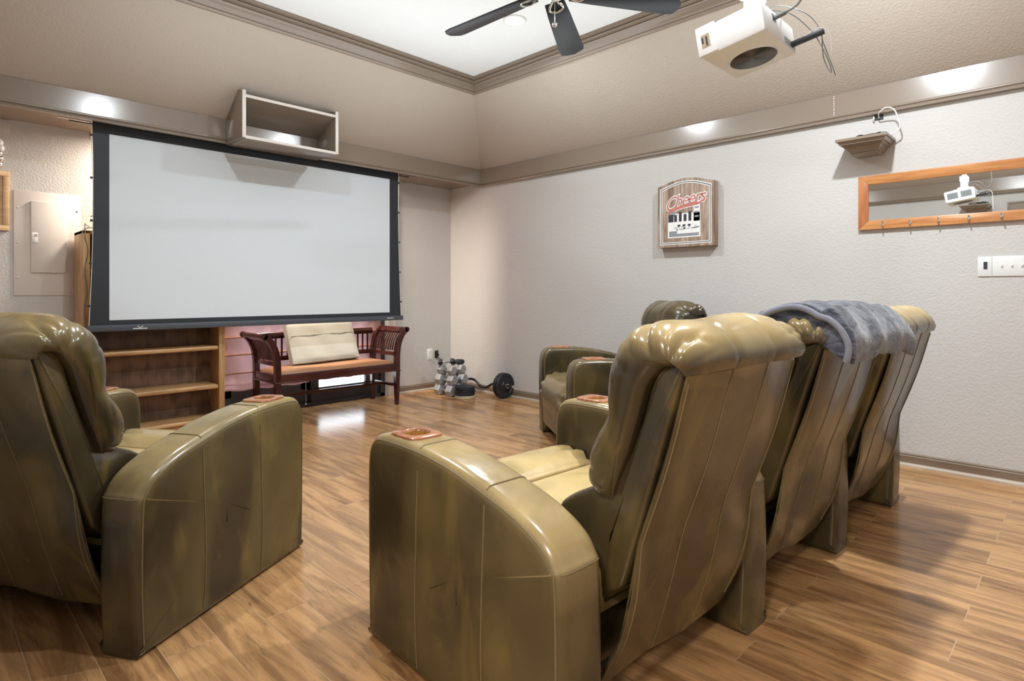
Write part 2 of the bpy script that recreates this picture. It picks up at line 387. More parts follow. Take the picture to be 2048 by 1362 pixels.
baseb('baseboard_rear', (XL, YR, 0), (XR, YR, 0), (0, 1, 0))
# doorway casing on the left wall (seen in the mirror)
m = MB(); cs = .085
for x0, x1 in ((XL, XL + .018),):
    m.box((x0, HY1, 0), (x1, HY1 + cs, HZ + cs)); m.box((x0, HY0 - cs, 0), (x1, HY0, HZ + cs)); m.box((x0, HY0, HZ), (x1, HY1, HZ + cs))
    m.box((x0, HY1 + cs, 0), (x1 + .012, HY1 + cs + .018, HZ + cs + .018)); m.box((x0, HY0 - cs, HZ + cs), (x1 + .012, HY1 + cs, HZ + cs + .018))
struct('trim_6', m, 'trim')
# sliding patio door behind the screen
d = MB(); 
d.box((DX0, YS + .0, 0), (DX0 + .05, YS + .10, DZ)); d.box((DX1 - .05, YS + .0, 0), (DX1, YS + .10, DZ)); d.box((DX0, YS, DZ - .05), (DX1, YS + .1, DZ)); d.box((DX0, YS + .0, 0), (DX1, YS + .1, .035))
dd = struct('door_1', d, 'bronze_frame')
for nme, x0, x1, yy in (('fixed_panel', DX0 + .05, 2.80, .065), ('sliding_panel', 2.72, DX1 - .05, .03)):
    m = MB(); y0, y1 = YS + yy, YS + yy + .03
    rb_ = .30 if nme == 'fixed_panel' else .167
    m.box((x0, y0, .035), (x1, y1, rb_)); m.box((x0, y0, DZ - .13), (x1, y1, DZ - .05)); m.box((x0, y0, .16), (x0 + .08, y1, DZ - .12)); m.box((x1 - .165, y0, .16), (x1, y1, DZ - .12))
    p = struct(nme, m, 'bronze_frame', parent=dd)
    g = MB().box((x0 + .08, y0 + .012, rb_), (x1 - .165, y0 + .016, DZ - .13)).build('pane', 'glass', p, False); g['kind'] = 'structure'
m = MB(); m.box((DX1, YS - .016, 0), (DX1 + .155, YS, DZ + .08), .004); m.box((DX1 + .02, YS - .024, 0), (DX1 + .06, YS - .016, DZ + .08), .003); m.box((DX1 + .1, YS - .022, 0), (DX1 + .14, YS - .016, DZ + .08), .003)
struct('trim_7', m, 'cover', smooth=True)
m = MB(); m.box((DX0 - .06, YS - .016, 0), (DX0, YS, DZ + .08), .004)
struct('trim_8', m, 'cover', smooth=True)
# ------------------------------------------------------------------ recliners
def off_profile(P, d):
    n = len(P); out = []
    for i in range(n):
        a, b = P[i - 1], P[(i + 1) % n]; t = Vector((b[0] - a[0], b[1] - a[1]))
        t = t.normalized() if t.length > 1e-9 else Vector((1, 0)); out.append((P[i][0] + t[1] * -d, P[i][1] + t[0] * d))
    return out
def setwear(o, fn):
    at = o.data.attributes.new('wear', 'FLOAT', 'POINT')
    nv = [v.normal.copy() for v in o.data.vertices]
    for i, v in enumerate(o.data.vertices): at.data[i].value = max(0, min(1, fn(v.co, nv[i])))
def slab(P, u0, u1, r, bulge=.006, steps=5):
    # closed (v,z) profile swept across u with rounded rims and puffed sides
    A = sum((P[i][0] * P[(i + 1) % len(P)][1] - P[(i + 1) % len(P)][0] * P[i][1]) for i in range(len(P)))
    sgn = 1 if A > 0 else -1
    cx = (min(p[0] for p in P) + max(p[0] for p in P)) / 2; cz = (min(p[1] for p in P) + max(p[1] for p in P)) / 2
    inset = off_profile(P, sgn * r)
    def scaled(f): return [(cx + (p[0] - cx) * f, cz + (p[1] - cz) * f) for p in inset]
    m = MB(); rings = []
    for f in (.15, .45, .75, .93): rings.append((u0 - bulge * (1 - f * f), scaled(f)))
    for k in range(steps + 1):
        a = math.pi / 2 * k / steps; rings.append((u0 + r * (1 - math.sin(a)) * 1.0, off_profile(P, sgn * r * (1 - math.sin(a))) if False else off_profile(P, sgn * r * (1 - math.sin(a)))))
    rr = []
    for k in range(steps + 1):
        a = math.pi / 2 * k / steps; rr.append((u0 + r * (1 - math.cos(math.pi / 2 - a)) if False else u0 + r * (1 - math.sin(a)), off_profile(P, sgn * r * (1 - math.sin(a)))))
    rings = rings[:4]
    for k in range(steps + 1):
        a = math.pi / 2 * k / steps
        rings.append((u0 + r * (1 - math.cos(a)), off_profile(P, sgn * r * (1 - math.sin(a)))))
    mid = [(u0 + (u1 - u0) * q, P) for q in (.35, .5, .65)]
    half = list(rings); rings = half + mid + [(u0 + u1 - u, pr) for u, pr in reversed(half)]
    m.loft([[Vector((u, p[0], p[1])) for p in pr] for u, pr in rings]); return m
def bvh_of(o):
    bm = bmesh.new(); bm.from_mesh(o.data); t = BVHTree.FromBMesh(bm); bm.free(); return t
def seam_on(tree, pts, direction, parent, r=.0022, mat='seam', lift=.0006, name='seam'):
    d = Vector(direction); path = []
    for p in pts:
        h = tree.ray_cast(Vector(p) - d * .6, d)
        if h[0] is not None: path.append(h[0] - d * lift)
    if len(path) > 2: MB().tube(path, r, 6).build(name, mat, parent)
ARM = catmull([(.005, .0), (-.004, .20), (0, .44), (.014, .495), (.055, .540), (.14, .580), (.25, .610), (.38, .639), (.52, .656), (.66, .660), (.76, .655), (.805, .632), (.828, .585), (.834, .50), (.832, .25), (.826, .0)], 7)
ARM = [(p[0], p[1]) for p in [Vector((a[0], a[1], 0)) for a in [(v.x, v.y) for v in [Vector((*q[:2], 0)) for q in ARM]]]] + [(.6, 0), (.4, 0), (.2, 0)]
def cut(o, cutter):
    md = o.modifiers.new('b', 'BOOLEAN'); md.operation = 'DIFFERENCE'; md.solver = 'EXACT'; md.object = cutter
    dg = bpy.context.evaluated_depsgraph_get(); me = bpy.data.meshes.new_from_object(o.evaluated_get(dg))
    o.modifiers.clear(); old = o.data; o.data = me; bpy.data.meshes.remove(old)
def make_arm(parent, u0, wd, lea, wfac=1.0):
    o = slab(ARM, u0, u0 + wd, .030, .007).build('armrest', lea, None, angle=60)
    tree = bvh_of(o); uc = u0 + wd / 2; cv, cz = .665, .661
    cm = MB().lathe([(.041, -.12), (.041, .1)], 40, Matrix.Translation((uc, cv, cz))); c = cm.build('cutter', lea)
    cut(o, c); bpy.data.objects.remove(c); o.parent = parent
    def wf(co, n):
        top = max(0, n.z) ** .6 if co.z > .40 else 0
        side = max(0, (co.z - .615) / .05) * .45 if co.z > .5 else 0
        front = .25 if (n.y > .5 and co.z > .5) else 0
        return min(1, max(top * .58, side, front)) * wfac + .02
    setwear(o, wf)
    # edge piping, side seams, cross seams
    A = sum((ARM[i][0] * ARM[(i + 1) % len(ARM)][1] - ARM[(i + 1) % len(ARM)][0] * ARM[i][1]) for i in range(len(ARM))); sg = 1 if A > 0 else -1
    k = 1 - math.sin(R(24)); e = off_profile(ARM, sg * .030 * k)[:-4]
    for uu in (u0 + .030 * (1 - math.cos(R(24))) - .0006, u0 + wd - .030 * (1 - math.cos(R(24))) + .0006):
        MB().tube([(uu, p[0], p[1]) for p in e], .0023, 6).build('piping', 'seam', o)
    for v in (.545, .255):
        seam_on(tree, [(u0, v + .004 * math.sin(z * 9), z) for z in [.03 + i * .02 for i in range(31)] if z < .60 - (.02 if v < .4 else 0)], (1, 0, 0), o)
        seam_on(tree, [(u0, v + .004 * math.sin(z * 9), z) for z in [.03 + i * .02 for i in range(31)] if z < .60 - (.02 if v < .4 else 0)], (-1, 0, 0), o)
        seam_on(tree, [(u0 + .01 + i * (wd - .02) / 12, v, .6) for i in range(13)], (0, 0, -1), o)
    seam_on(tree, [(u0 + .012 + i * (wd - .024) / 10, .0, .475) for i in range(11)], (0, 1, 0), o)
    # cup holder: wooden plate with a well
    m = MB(); n = 48; ro, rings = .041, []
    def sq(a, hx, hy, p=5):
        c_, s_ = math.cos(a), math.sin(a); q = (abs(c_ / hx) ** p + abs(s_ / hy) ** p) ** (-1 / p); return (c_ * q, s_ * q)
    for hx, hy, dz in ((.058, .072, -.004), (.058, .072, .003), (.054, .068, .006)):
        rings.append([Vector((uc + sq(2 * math.pi * k / n, hx, hy)[0], cv + sq(2 * math.pi * k / n, hx, hy)[1], cz + dz)) for k in range(n)])
    for rr, dz in ((ro + .003, .006), (ro, .003), (ro - .001, -.004)):
        rings.append([Vector((uc + rr * math.cos(2 * math.pi * k / n), cv + rr * math.sin(2 * math.pi * k / n), cz + dz)) for k in range(n)])
    m.loft(rings, True, False); ch = m.build('cup_holder', 'burl', o)
    m = MB(); m.lathe([(ro - .001, -.002), (ro - .003, -.06), (ro - .008, -.066)], n, Matrix.Translation((uc, cv, cz)), cap=False)
    m.lathe([(ro - .008, -.066), (.001, -.067)], n, Matrix.Translation((uc, cv, cz)), cap=False)
    m.build('cup_well', 'burl_in', ch)
    return o
BACK = catmull([(.10, .14), (.092, .20), (.055, .33), (.005, .375), (-.010, .405), (-.022, .44), (-.072, .60), (-.122, .765), (-.170, .912), (-.182, .935), (-.165, .945),
                (-.12, .93), (-.085, .885), (-.055, .79), (-.005, .68), (.07, .615), (.15, .575), (.205, .53), (.22, .46), (.20, .30), (.16, .15)], 5)
BACK = [(p.x, p.y) for p in BACK]
SKIRT = [(p.x, p.y) for p in catmull([(-.186, .925), (-.137, .765), (-.088, .60), (-.055, .50), (-.043, .46), (-.020, .38), (.013, .27), (.043, .17), (.058, .118), (.068, .122), (.052, .18), (.024, .27), (-.008, .38), (-.036, .462), (-.048, .50), (-.080, .60), (-.130, .765), (-.178, .920)], 5)]
NSUB = 8
OUT = catmull([(-.193, .912), (-.204, .948), (-.180, .992), (-.135, 1.024), (-.075, 1.032), (-.010, 1.008), (.042, .960), (.068, .905), (.074, .850), (.066, .805), (.076, .775), (.106, .735), (.130, .690), (.132, .640), (.108, .605), (.065, .592), (.020, .610)], NSUB)
BAS = catmull([(-.180, .914), (-.178, .926), (-.165, .935), (-.150, .935), (-.125, .93), (-.105, .91), (-.088, .885), (-.075, .85), (-.066, .82), (-.058, .795), (-.05, .77), (-.04, .74), (-.025, .70), (-.008, .66), (.004, .63), (.008, .615), (.008, .605)], NSUB)
def make_back_cushion(uc, hw, seed):
    rnd = random.Random(seed); ph = [rnd.uniform(0, 6.28) for _ in range(6)]
    S = [-1, -.985, -.96, -.935, -.905, -.87, -.835, -.80, -.76, -.72, -.68, -.64, -.59, -.54, -.49, -.43, -.37, -.345, -.33, -.315, -.29, -.2, -.1, 0]
    S = S + [-s for s in reversed(S[:-1])]
    rings = []
    nT = len(OUT)
    for s in S:
        a = abs(s); g = max(.0, 1 - a ** 5) ** .42 * .80 + .20
        env = max(0, (a - .52) / .48) ** 1.2 * (1 if a < .99 else .5)
        ring = []
        for j in range(nT):
            t = j / (nT - 1); B, O = BAS[j], OUT[j]; d = O - B
            fold = 0
            topw = math.exp(-((t - .20) / .16) ** 2); botw = math.exp(-((t - .90) / .10) ** 2)
            fold -= env * topw * .030 * (1 - abs(math.sin(27 * t + ph[0] + 2.0 * s + .6 * math.sin(9 * s)))) ** 2.2
            fold -= env ** .7 * topw * .013 * (1 - abs(math.sin(47 * t + ph[1] - 3.5 * s))) ** 2
            fold -= env * botw * .020 * (1 - abs(math.sin(40 * t + ph[2] + 3 * s))) ** 2
            fold += .012 * env * topw
            fold += .0035 * math.sin(9 * t + 5 * s + ph[3]) + .003 * math.sin(21 * t - 4 * s + ph[4])
            groove = -.006 * math.exp(-((a - .33) / .022) ** 2) * (1 if t < .6 else .5)
            gg = g * (1 + .0)
            L_ = d.length; p = B + d * gg + (d.normalized() if L_ > 1e-4 else Vector((0, 1, 0))) * (fold + groove) * min(1, L_ / .05)
            uu = uc + s * hw * (1 - .055 * math.exp(-((t - .0) / .10) ** 2) - .05 * math.exp(-((t - 1) / .1) ** 2) + .0)
            ring.append(Vector((uu, p.x, p.y)))
        back = [Vector((uc + s * hw * .93, b.x + .004, b.y - .004)) for b in reversed(BAS[4:-4:4])]
        rings.append(ring + back)
    m = MB(); m.loft(rings); return m
def make_recliner(label, loc, rz, lea, seatw, left=True, right=True, aw=.155, wf=1.0, seed=1, seatwear=.95, topwear=.75, u_shift=0.0, hw=.335, bw=.295):
    t = thing('recliner', label, 'recliner', loc, rz, None)
    u = 0.0
    if left: make_arm(t, 0.0, aw, lea, wf)
    s0, s1 = aw, aw + seatw
    if right: make_arm(t, s1, aw, lea, wf)
    uc = (s0 + s1) / 2 + u_shift
    # seat
    P = [(v.x, v.y) for v in catmull([(.06, .30), (.06, .40), (.10, .445), (.22, .462), (.40, .470), (.52, .462), (.575, .440), (.59, .40), (.59, .30)], 5)]
    o = slab(P + [(.4, .30), (.2, .30)], s0 + .006, s1 - .006, .028, 0.0).build('seat', lea, t, angle=60); setwear(o, lambda co, n: seatwear if n.z > .2 else seatwear * .5)
    P = [(v.x, v.y) for v in catmull([(.595, .12), (.597, .40), (.615, .450), (.67, .478), (.745, .482), (.81, .462), (.855, .405), (.868, .335), (.862, .27), (.848, .22), (.843, .10)], 6)]
    rings = []; n0 = len(P); mm = MB()
    for k in range(25):
        q = -1 + 2 * k / 24; a = abs(q); g = 1 - .10 * a ** 8; env = max(0, (a - .6) / .4)
        ring = []
        for j, p in enumerate(P):
            tt = j / (n0 - 1); d = .010 * env * math.sin(60 * tt + 3 * q) * (1 if .2 < tt < .85 else 0)
            cv, cz = .70, .30; x = p[0] - cv; z = p[1] - cz; le = math.hypot(x, z)
            ring.append(Vector(((s0 + s1) / 2 + q * (seatw / 2 - .012), cv + x * (g + d / le), max(.1, cz + z * (g + d / le)))))
        rings.append(ring)
    mm.loft(rings); o = mm.build('footrest', lea, t, angle=70); setwear(o, lambda co, n: seatwear * (.85 if n.z > .3 else .45 if n.z > -.2 and co.z > .33 else .1))
    MB().box((s0 + .004, .16, .05), (s1 - .004, .59, .31), .01).build('base', 'dark', t)
    # back shell with its seams
    o = slab(BACK, uc - bw, uc + bw, .016, .004).build('backrest', lea, t, angle=60)
    setwear(o, lambda co, n: (.06 + (.2 if co.z > .90 else 0)) if n.y < -.3 else .02)
    o2 = make_back_cushion(uc, hw, seed).build('back_cushion', lea, t, angle=80)
    setwear(o2, lambda co, n: topwear * max(0, min(1, (co.z - .93) / .06)) * (0.3 + .7 * max(0, n.z)) + (.05 if n.y > .4 else .01))
    for sg in (-1, 1):   # worn knots where the top seam ends
        b = bmesh.new(); bmesh.ops.create_icosphere(b, subdivisions=2, radius=.011); b.transform(Matrix.Translation((uc + sg * (bw - .008), -.182, .934)) @ Matrix.Diagonal((1.3, .4, .8, 1)))
        MB().add(b).build('worn_corner', 'seam_worn', o2)
    o = slab(SKIRT, uc - bw - .022, uc + bw + .012, .003, .0, 2).build('rear_panel', lea, t, angle=60)
    for v in o.data.vertices:
        x = (v.co.x - uc) / bw; z = (v.co.z - .12) / .38
        v.co.y += -.020 * math.sin(math.pi * max(0, min(1, z))) * (abs(x) ** 3) + .004 * math.sin(9 * x + 5 * z); v.co.x = uc + (v.co.x - uc) * (1 - .07 * max(0, min(1, z)) ** 2)
        v.co.z += -.012 * math.sin(3 * x) * (1 - z)
    setwear(o, lambda co, n: .06 + (.2 if co.z > .90 else 0))
    tree = bvh_of(o)
    for k in (-.30, .38):
        seam_on(tree, [(uc + bw * k + .004 * math.sin(z * 7), -.3, z) for z in [.13 + i * .02 for i in range(40)]], (0, 1, 0), o, .0014)
    for sg in (-1, 1):
        seam_on(tree, [(uc + sg * (bw - .012), -.4, z) for z in [.16 + i * .02 for i in range(38)]], (0, 1, 0), o, .0018, 'seam', .0005, 'piping')
    return t
RZ = R(-2.6); RO = Vector((.985, .831, 0)); rr_ = Vector((math.cos(RZ), math.sin(RZ), 0)); rf_ = Vector((-math.sin(RZ), math.cos(RZ), 0))
G = 'recliners in the row of three'
c1 = make_recliner('olive leather recliner with bare worn tan back top, nearest of the row of three', RO + rf_ * -.008, RZ, 'lea_row', .716, True, True, seed=3)
c2 = make_recliner('olive leather recliner with grey blanket over its back, middle of the row of three', RO + rr_ * (.871) + rf_ * .010, RZ, 'lea_row', .684, False, True, seed=5, hw=.326, bw=.288)
c3 = make_recliner('olive leather recliner nearest the right wall, last of the row of three', RO + rr_ * (1.70) + rf_ * .015, RZ, 'lea_row', .650, False, True, seed=8, hw=.312, bw=.278)
for c in (c1, c2, c3): c['group'] = G
AZ = R(-60); ar = Vector((math.cos(AZ), math.sin(AZ), 0))
AO = Vector((.476, 2.015, 0)) - ar * 1.012
make_recliner('olive leather recliner at the left edge, angled towards the room centre', AO, AZ, 'lea_left', .702, True, True, wf=.85, seed=11, topwear=.42, u_shift=.035, hw=.345, bw=.30)
FZ = R(54); fr_ = Vector((math.cos(FZ), math.sin(FZ), 0)); ff_ = Vector((-math.sin(FZ), math.cos(FZ), 0))
FO = Vector((3.55, 3.19, 0)) - fr_ * 1.012 - ff_ * .832
make_recliner('dark olive leather recliner facing left, beyond the row near the right wall', FO, FZ, 'lea_far', .702, True, True, wf=.30, seed=15, seatwear=.45, topwear=.15)
# ------------------------------------------------------------------ blanket over the middle recliner
def blanket():
    base = RO + rr_ * .871 + rf_ * .010
    # outer path in (v,z), from the front, over the top, down the rear
    path = catmull([(.115, .905), (.088, .965), (.045, 1.015), (-.02, 1.050), (-.09, 1.062), (-.15, 1.045), (-.205, 1.005), (-.235, .955), (-.242, .915), (-.236, .885)], 5)
    t = thing('blanket', 'folded blue grey plush blanket draped over the middle recliner back', 'blanket', base, RZ)
    u0, u1, nU = .195, .865, 36
    th = .030; rings = []; lin = []
    for k in range(nU + 1):
        s = k / nU; ring_o, ring_i = [], []
        for j, p in enumerate(path):
            tt = j / (len(path) - 1)
            a, b = path[max(j - 1, 0)], path[min(j + 1, len(path) - 1)]; tg = Vector((b.x - a.x, b.y - a.y)).normalized(); nr = Vector((tg.y, -tg.x)) * -1
            if nr.y < 0 and .2 < tt < .6: nr = -nr
            wob = .005 * math.sin(7 * s * 3 + 4 * tt) + .004 * math.sin(23 * s - 6 * tt) + .003 * math.sin(40 * s + 11 * tt)
            droop = -.035 * max(0, (s - .82) / .18) ** 1.5 * (1 if tt > .15 else .4)
            ext = (.008 * math.sin(11 * s) + .004 * math.sin(27 * s + 1)) * tt ** 3
            uu = u0 + (u1 - u0) * s + .012 * math.sin(5 * tt) * (1 - s) - .01 * tt
            q = Vector((p.x, p.y)) + nr * wob + tg * ext
            ring_o.append(Vector((uu, q.x, q.y + droop))); qi = q - nr * th
            ring_i.append(Vector((uu, qi.x, qi.y + droop)))
        # rounded hem at the rear edge
        rings.append(ring_o + list(reversed(ring_i)))
    m = MB(); m.loft(rings); o = m.build('outer_layer', 'fleece', t, angle=75)
    md = o.modifiers.new('sub', 'SUBSURF'); md.levels = 1; md.render_levels = 2
    # pale rolled lining showing at the near end
    m = MB(); pth = []
    for j, p in enumerate(path):
        a, b = path[max(j - 1, 0)], path[min(j + 1, len(path) - 1)]; tg = Vector((b.x - a.x, b.y - a.y)).normalized(); nr = Vector((-tg.y, tg.x))
        if nr.y < 0 and j < len(path) * .6: nr = -nr
        tt = j / (len(path) - 1)
        pth.append((u0 - .004 + .012 * math.sin(5 * tt) - .01 * tt, p.x - nr.x * .016 * (1 if True else 0), p.y - abs(nr.y) * .016))
    m.tube(pth, .0105, 10); o = m.build('lining_roll', 'fleece_in', t); o['label'] = 'pale rolled lining edge'
blanket()
# ------------------------------------------------------------------ projection screen
SY = 4.93
t = thing('projection_screen', 'large pulled down white projection screen with black border on far wall', 'screen', (2.145, SY, .82))
m = MB(); yo, zo = 0, -.82
def edge(side, z):   # concave tab-tensioned side edge
    q = (z - .86) / (2.28 - .86); base = (.872, .888) if side < 0 else (3.436, 3.405)
    x = base[0] + (base[1] - base[0]) * q; return x - side * .012 * math.sin(math.pi * q) - 2.145
rows = [.86 + i * (2.285 - .86) / 24 for i in range(25)]
X0, X1, Z0, Z1 = .986 - 2.145, 3.304 - 2.145, .898, 2.204
m.loft([[Vector((edge(-1, z), .0, z + zo)), Vector((edge(-1, z), .002, z + zo)), Vector((edge(1, z), .002, z + zo)), Vector((edge(1, z), 0, z + zo))] for z in rows])
m.build('black_border', 'screen_black', t, False)
MB().box((X0, -.0012, Z0 + zo), (X1, -.0002, Z1 + zo)).build('viewing_surface', 'screen', t, False)
bb = MB().box((.858 - 2.145, -.022, 0), (3.452 - 2.145, .016, .044), .004).build('bottom_bar', 'bar', t)
bm = text_mesh('Stewart', .024, .0006, .0); bm.transform(Matrix.Translation((3.30 - 2.145, -.0228, .024)) @ Matrix.Rotation(R(90), 4, 'X')); MB().add(bm).build('lettering', 'pale_ink', bb, False)
m = MB(); ex, ez = 1.17 - 2.145, .020
m.box((ex - .045, -.0228, ez - .009), (ex + .045, -.0220, ez - .003)); m.prism([(ex - .02, ez + .012), (ex - .012, ez + .012), (ex, ez), (ex + .012, ez + .012), (ex + .02, ez + .012), (ex + .004, ez - .002), (ex - .004, ez - .002)], -.0228, -.022)
m.build('emblem', 'pale_ink', bb, False)
for sd in (-1, 1):
    ex = 3.452 - 2.145 if sd > 0 else .858 - 2.145
    pth = [(ex - sd * (.010 + .0 * q) + (edge(sd, 2.26) - ex + sd * .018) * q + -sd * .016 * math.sin(math.pi * q), .001, .04 + (2.27 - .86) * q) for q in [i / 20 for i in range(21)]]
    MB().tube(pth, .0022, 6).build('tension_cord', 'cable_white', t)
    for k in range(5):
        z = 1.00 + k * .295
        MB().box((edge(sd, z) - .008 + sd * .010, -.003, z + zo - .008), (edge(sd, z) + .008 + sd * .010, .005, z + zo + .008), .002).build('cord_tab', 'black', t)
    xm = edge(sd, 2.28); a, b = (xm + sd * .015, xm + sd * .20)
    MB().box((min(a, b), -.03, 2.258 + zo), (max(a, b), .0, 2.289 + zo), .002).build('mount_bracket', 'cover' if sd < 0 else 'trim', t)
    MB().box((min(xm - sd * .02, xm + sd * .13), .002, 2.252 + zo), (max(xm - sd * .02, xm + sd * .13), .014, 2.262 + zo), .001).build('roller_rod', 'black', t)
# ------------------------------------------------------------------ open box shelf on the soffit
t = thing('box_shelf', 'open taupe box shelf projecting above the projection screen', 'shelf', (2.19, YB, 2.25))
bx0, bx1, yf = -.468, .300, -.335
def sl(y): return (ZB1 - 2.25) + (-y - 0.0) * 0 + max(0, (-y - .008)) * (ZS - ZB1) / (YB - CY1)    # height of the sloped wall above the base at depth y
for nme, xa in (('side_panel', bx0), ('side_panel', bx1 - .018)):
    pr = [(-.009, -.012), (yf, -.012), (yf, .335), (yf + .006, .340), (-.25, sl(-.25) + .003), (-.009, sl(-.009) + .002)]
    MB().prism(pr, xa, xa + .018, 'X', .0015).build(nme, 'trim', t)
    MB().box((xa - .004, yf - .010, -.014), (xa + .022, yf, .338), .002).build('edge_band', 'almond', t)
MB().box((bx0 + .018, yf, -.016), (bx1 - .018, -.009, .002), .001).build('bottom_board', 'trim', t)
MB().box((bx0 + .018, yf - .008, -.018), (bx1 - .018, yf, .004), .001).build('edge_band', 'almond', t)
MB().box((bx0 + .018, yf - .008, .286), (bx1 - .018, yf, .308), .001).build('edge_band', 'almond', t)
m = MB(); q = [Vector((bx0 + .018, -.013, .176)), Vector((bx1 - .018, -.013, .176)), Vector((bx1 - .018, yf, .290)), Vector((bx0 + .018, yf, .290))]
m.loft([q, [p + Vector((0, .0, .014)) for p in q]]); m.build('top_board', 'trim', t, False)
m = MB(); m.tube(catmull([(bx0 + .020, -.20, .13), (bx0 + .045, -.21, .135), (bx0 + .06, -.22, .13), (bx0 + .055, -.22, .09)], 5), .004, 6); m.build('loose_wire', 'green', t)
# ------------------------------------------------------------------ bookcase
t = thing('bookcase', 'oak bookcase with dark grained back standing behind the projection screen', 'bookcase', (1.325, 5.335, 0))
hx, bf, bk = .475, -.275, 0.0
for sx in (-1, 1):
    x0, x1 = sorted((sx * hx, sx * (hx - .02))); MB().box((x0, bf, 0), (x1, bk, 1.53), .002).build('side_panel', 'oak_z', t)
    x0, x1 = sorted((sx * hx, sx * (hx - .045))); MB().box((x0, bf - .02, 0), (x1, bf, 1.53), .003).build('stile', 'oak_z', t)
MB().box((-hx + .02, -.012, .05), (hx - .02, -.004, 1.51)).build('back_panel', 'oak_dark', t, False)
for z in (.055, .318, .630, .93, 1.23):
    fr = bf - .016 if z > .1 else bf - .02
    wd_ = hx - .046
    MB().box((-wd_, fr, z), (wd_, bk - .013, z + .034), .012, 3).build('shelf', 'oak', t)
MB().box((-hx, bf - .02, 1.505), (hx, bk, 1.53), .004).build('top_board', 'oak', t)
MB().box((-wd_, bf - .005, 0), (wd_, bf + .012, .055)).build('plinth', 'oak', t, False)
# cable and small adapter on the bookcase
t = tag(MB().box((.930, 5.07, 1.531), (.985, 5.11, 1.60), .004).build('power_adapter', 'black'), 'small black adapter standing on the bookcase top by the screen edge', 'adapter')
m = MB(); m.tube(catmull([(.862, 5.030, 1.575), (.865, 5.028, 1.48), (.880, 5.030, 1.38), (.862, 5.030, 1.25), (.878, 5.030, 1.1), (.86, 5.030, .98), (.87, 5.030, .80)], 8), .003, 6)
m.tube(catmull([(.862, 5.030, 1.575), (.875, 5.05, 1.565), (.915, 5.07, 1.552), (.932, 5.085, 1.548)], 6), .003, 6)
tag(m.build('cable', 'cable_grey'), 'dark cable hanging down the left edge of the oak bookcase', 'cable')
m = MB(); m.tube(catmull([(.86, 5.07, 1.54), (.89, 5.06, 1.55), (.92, 5.055, 1.56), (.95, 5.055, 1.615), (.93, 5.06, 1.64), (.90, 5.07, 1.63)], 6), .005, 6)
tag(m.build('cable', 'cable_white'), 'white cable curling over the bookcase top beside the screen', 'cable')
# ------------------------------------------------------------------ pink shade over the door
t = thing('roman_shade', 'pink woven roman shade hanging over the sliding door behind the bench', 'window shade', (2.67, 5.342, 0))
def shade_part(x0, x1, zb, nm_):
    pr = catmull([(0, 2.10), (0, 1.0), (.002, .80), (-.002, .70), (.002, .55), (0, .40), (-.006, zb + .10), (-.022, zb + .06), (-.012, zb + .045), (-.028, zb + .02), (-.016, zb), (-.004, zb + .015)], 4)
    nU = 40; rings = []
    for k in range(nU + 1):
        s = k / nU; x = x0 + (x1 - x0) * s
        rings.append([Vector((x, p.x - .004 + .004 * math.sin(s * 34) * (1 if p.y < 1.2 else .3), p.y + (.006 * math.sin(s * 21) if p.y < .42 else 0))) for p in pr])
    m = MB(); m.loft(rings, False, False); return m.build(nm_, 'shade', t)
shade_part(-.80, -.005, .235, 'left_panel'); shade_part(.005, .80, .252, 'right_panel')
for z in (.386, .548, .70, .86, 1.02, 1.3, 1.6, 1.9):
    MB().tube([(-.80, -.012, z), (.80, -.012, z)], .007, 8).build('batten', 'bamboo', t)
m = MB(); m.tube([(-.04, -.026, .9), (-.04, -.028, .04)], .002, 6); b = bmesh.new(); bmesh.ops.create_uvsphere(b, u_segments=12, v_segments=8, radius=.009); b.transform(Matrix.Translation((-.04, -.028, .038))); m.add(b)
m.build('pull_cord', 'cable_white', t)
# ------------------------------------------------------------------ mahogany bench
t = thing('bench', 'dark mahogany bench with scrolled slatted arms and tan seat under the screen', 'bench', (2.745, 5.07, 0))
hx, hy = .615, .235
def leg(sx, sy):
    m = MB(); x, y = sx * (hx - .022), sy * (hy - .022); rings = []
    for z, k in ((0, .014), (.004, .016), (.05, .017), (.30, .0225), (.36, .0225)):
        ox = sx * (.010 * (1 - z / .36)) * 0; rings.append([Vector((x + a * k + ox, y + b * k, z)) for a, b in ((-1, -1), (1, -1), (1, 1), (-1, 1))])
    m.loft(rings); o = m.build('leg', 'mahog_z', t, False)
    MB().lathe([(.011, 0), (.011, .012)], 12, Matrix.Translation((x, y - .0155, .03)) @ Matrix.Rotation(R(90), 4, 'X') if False else Matrix.Translation((x, y, .0))).build('leg_cap', 'chrome', o)
for sx in (-1, 1):
    for sy in (-1, 1): leg(sx, sy)
m = MB(); z0, z1 = .335, .405
m.box((-hx + .045, -hy, z0), (hx - .045, -hy + .028, z1), .002); m.box((-hx + .045, hy - .028, z0), (hx - .045, hy, z1), .002)
for sx in (-1, 1):
    a, b = sorted((sx * hx, sx * (hx - .028))); m.box((a, -hy + .045, z0), (b, hy - .045, z1), .002)
m.box((-hx - .006, -hy - .006, z0 - .006), (hx + .006, -hy + .008, z0 + .006), .003); 
for sx in (-1, 1):
    a, b = sorted((sx * (hx + .006), sx * (hx - .008))); m.box((a, -hy, z0 - .006), (b, hy, z0 + .006), .003)
m.build('seat_frame', 'mahog', t)
m = MB(); nx, ny = 28, 14; rings = []
for i in range(nx + 1):
    ring = []
    for j in range(ny + 1):
        a, b = -1 + 2 * i / nx, -1 + 2 * j / ny
        h = (max(0, 1 - a ** 8) * max(0, 1 - b ** 6)) ** .5
        ring.append(Vector((a * (hx - .030), b * (hy - .004 if b < 0 else hy - .03), .398 + .045 * h + .004 * math.sin(5 * a + 2 * b) * h)))
    ring += [Vector((p.x, p.y, .385)) for p in reversed(ring)]
    rings.append(ring)
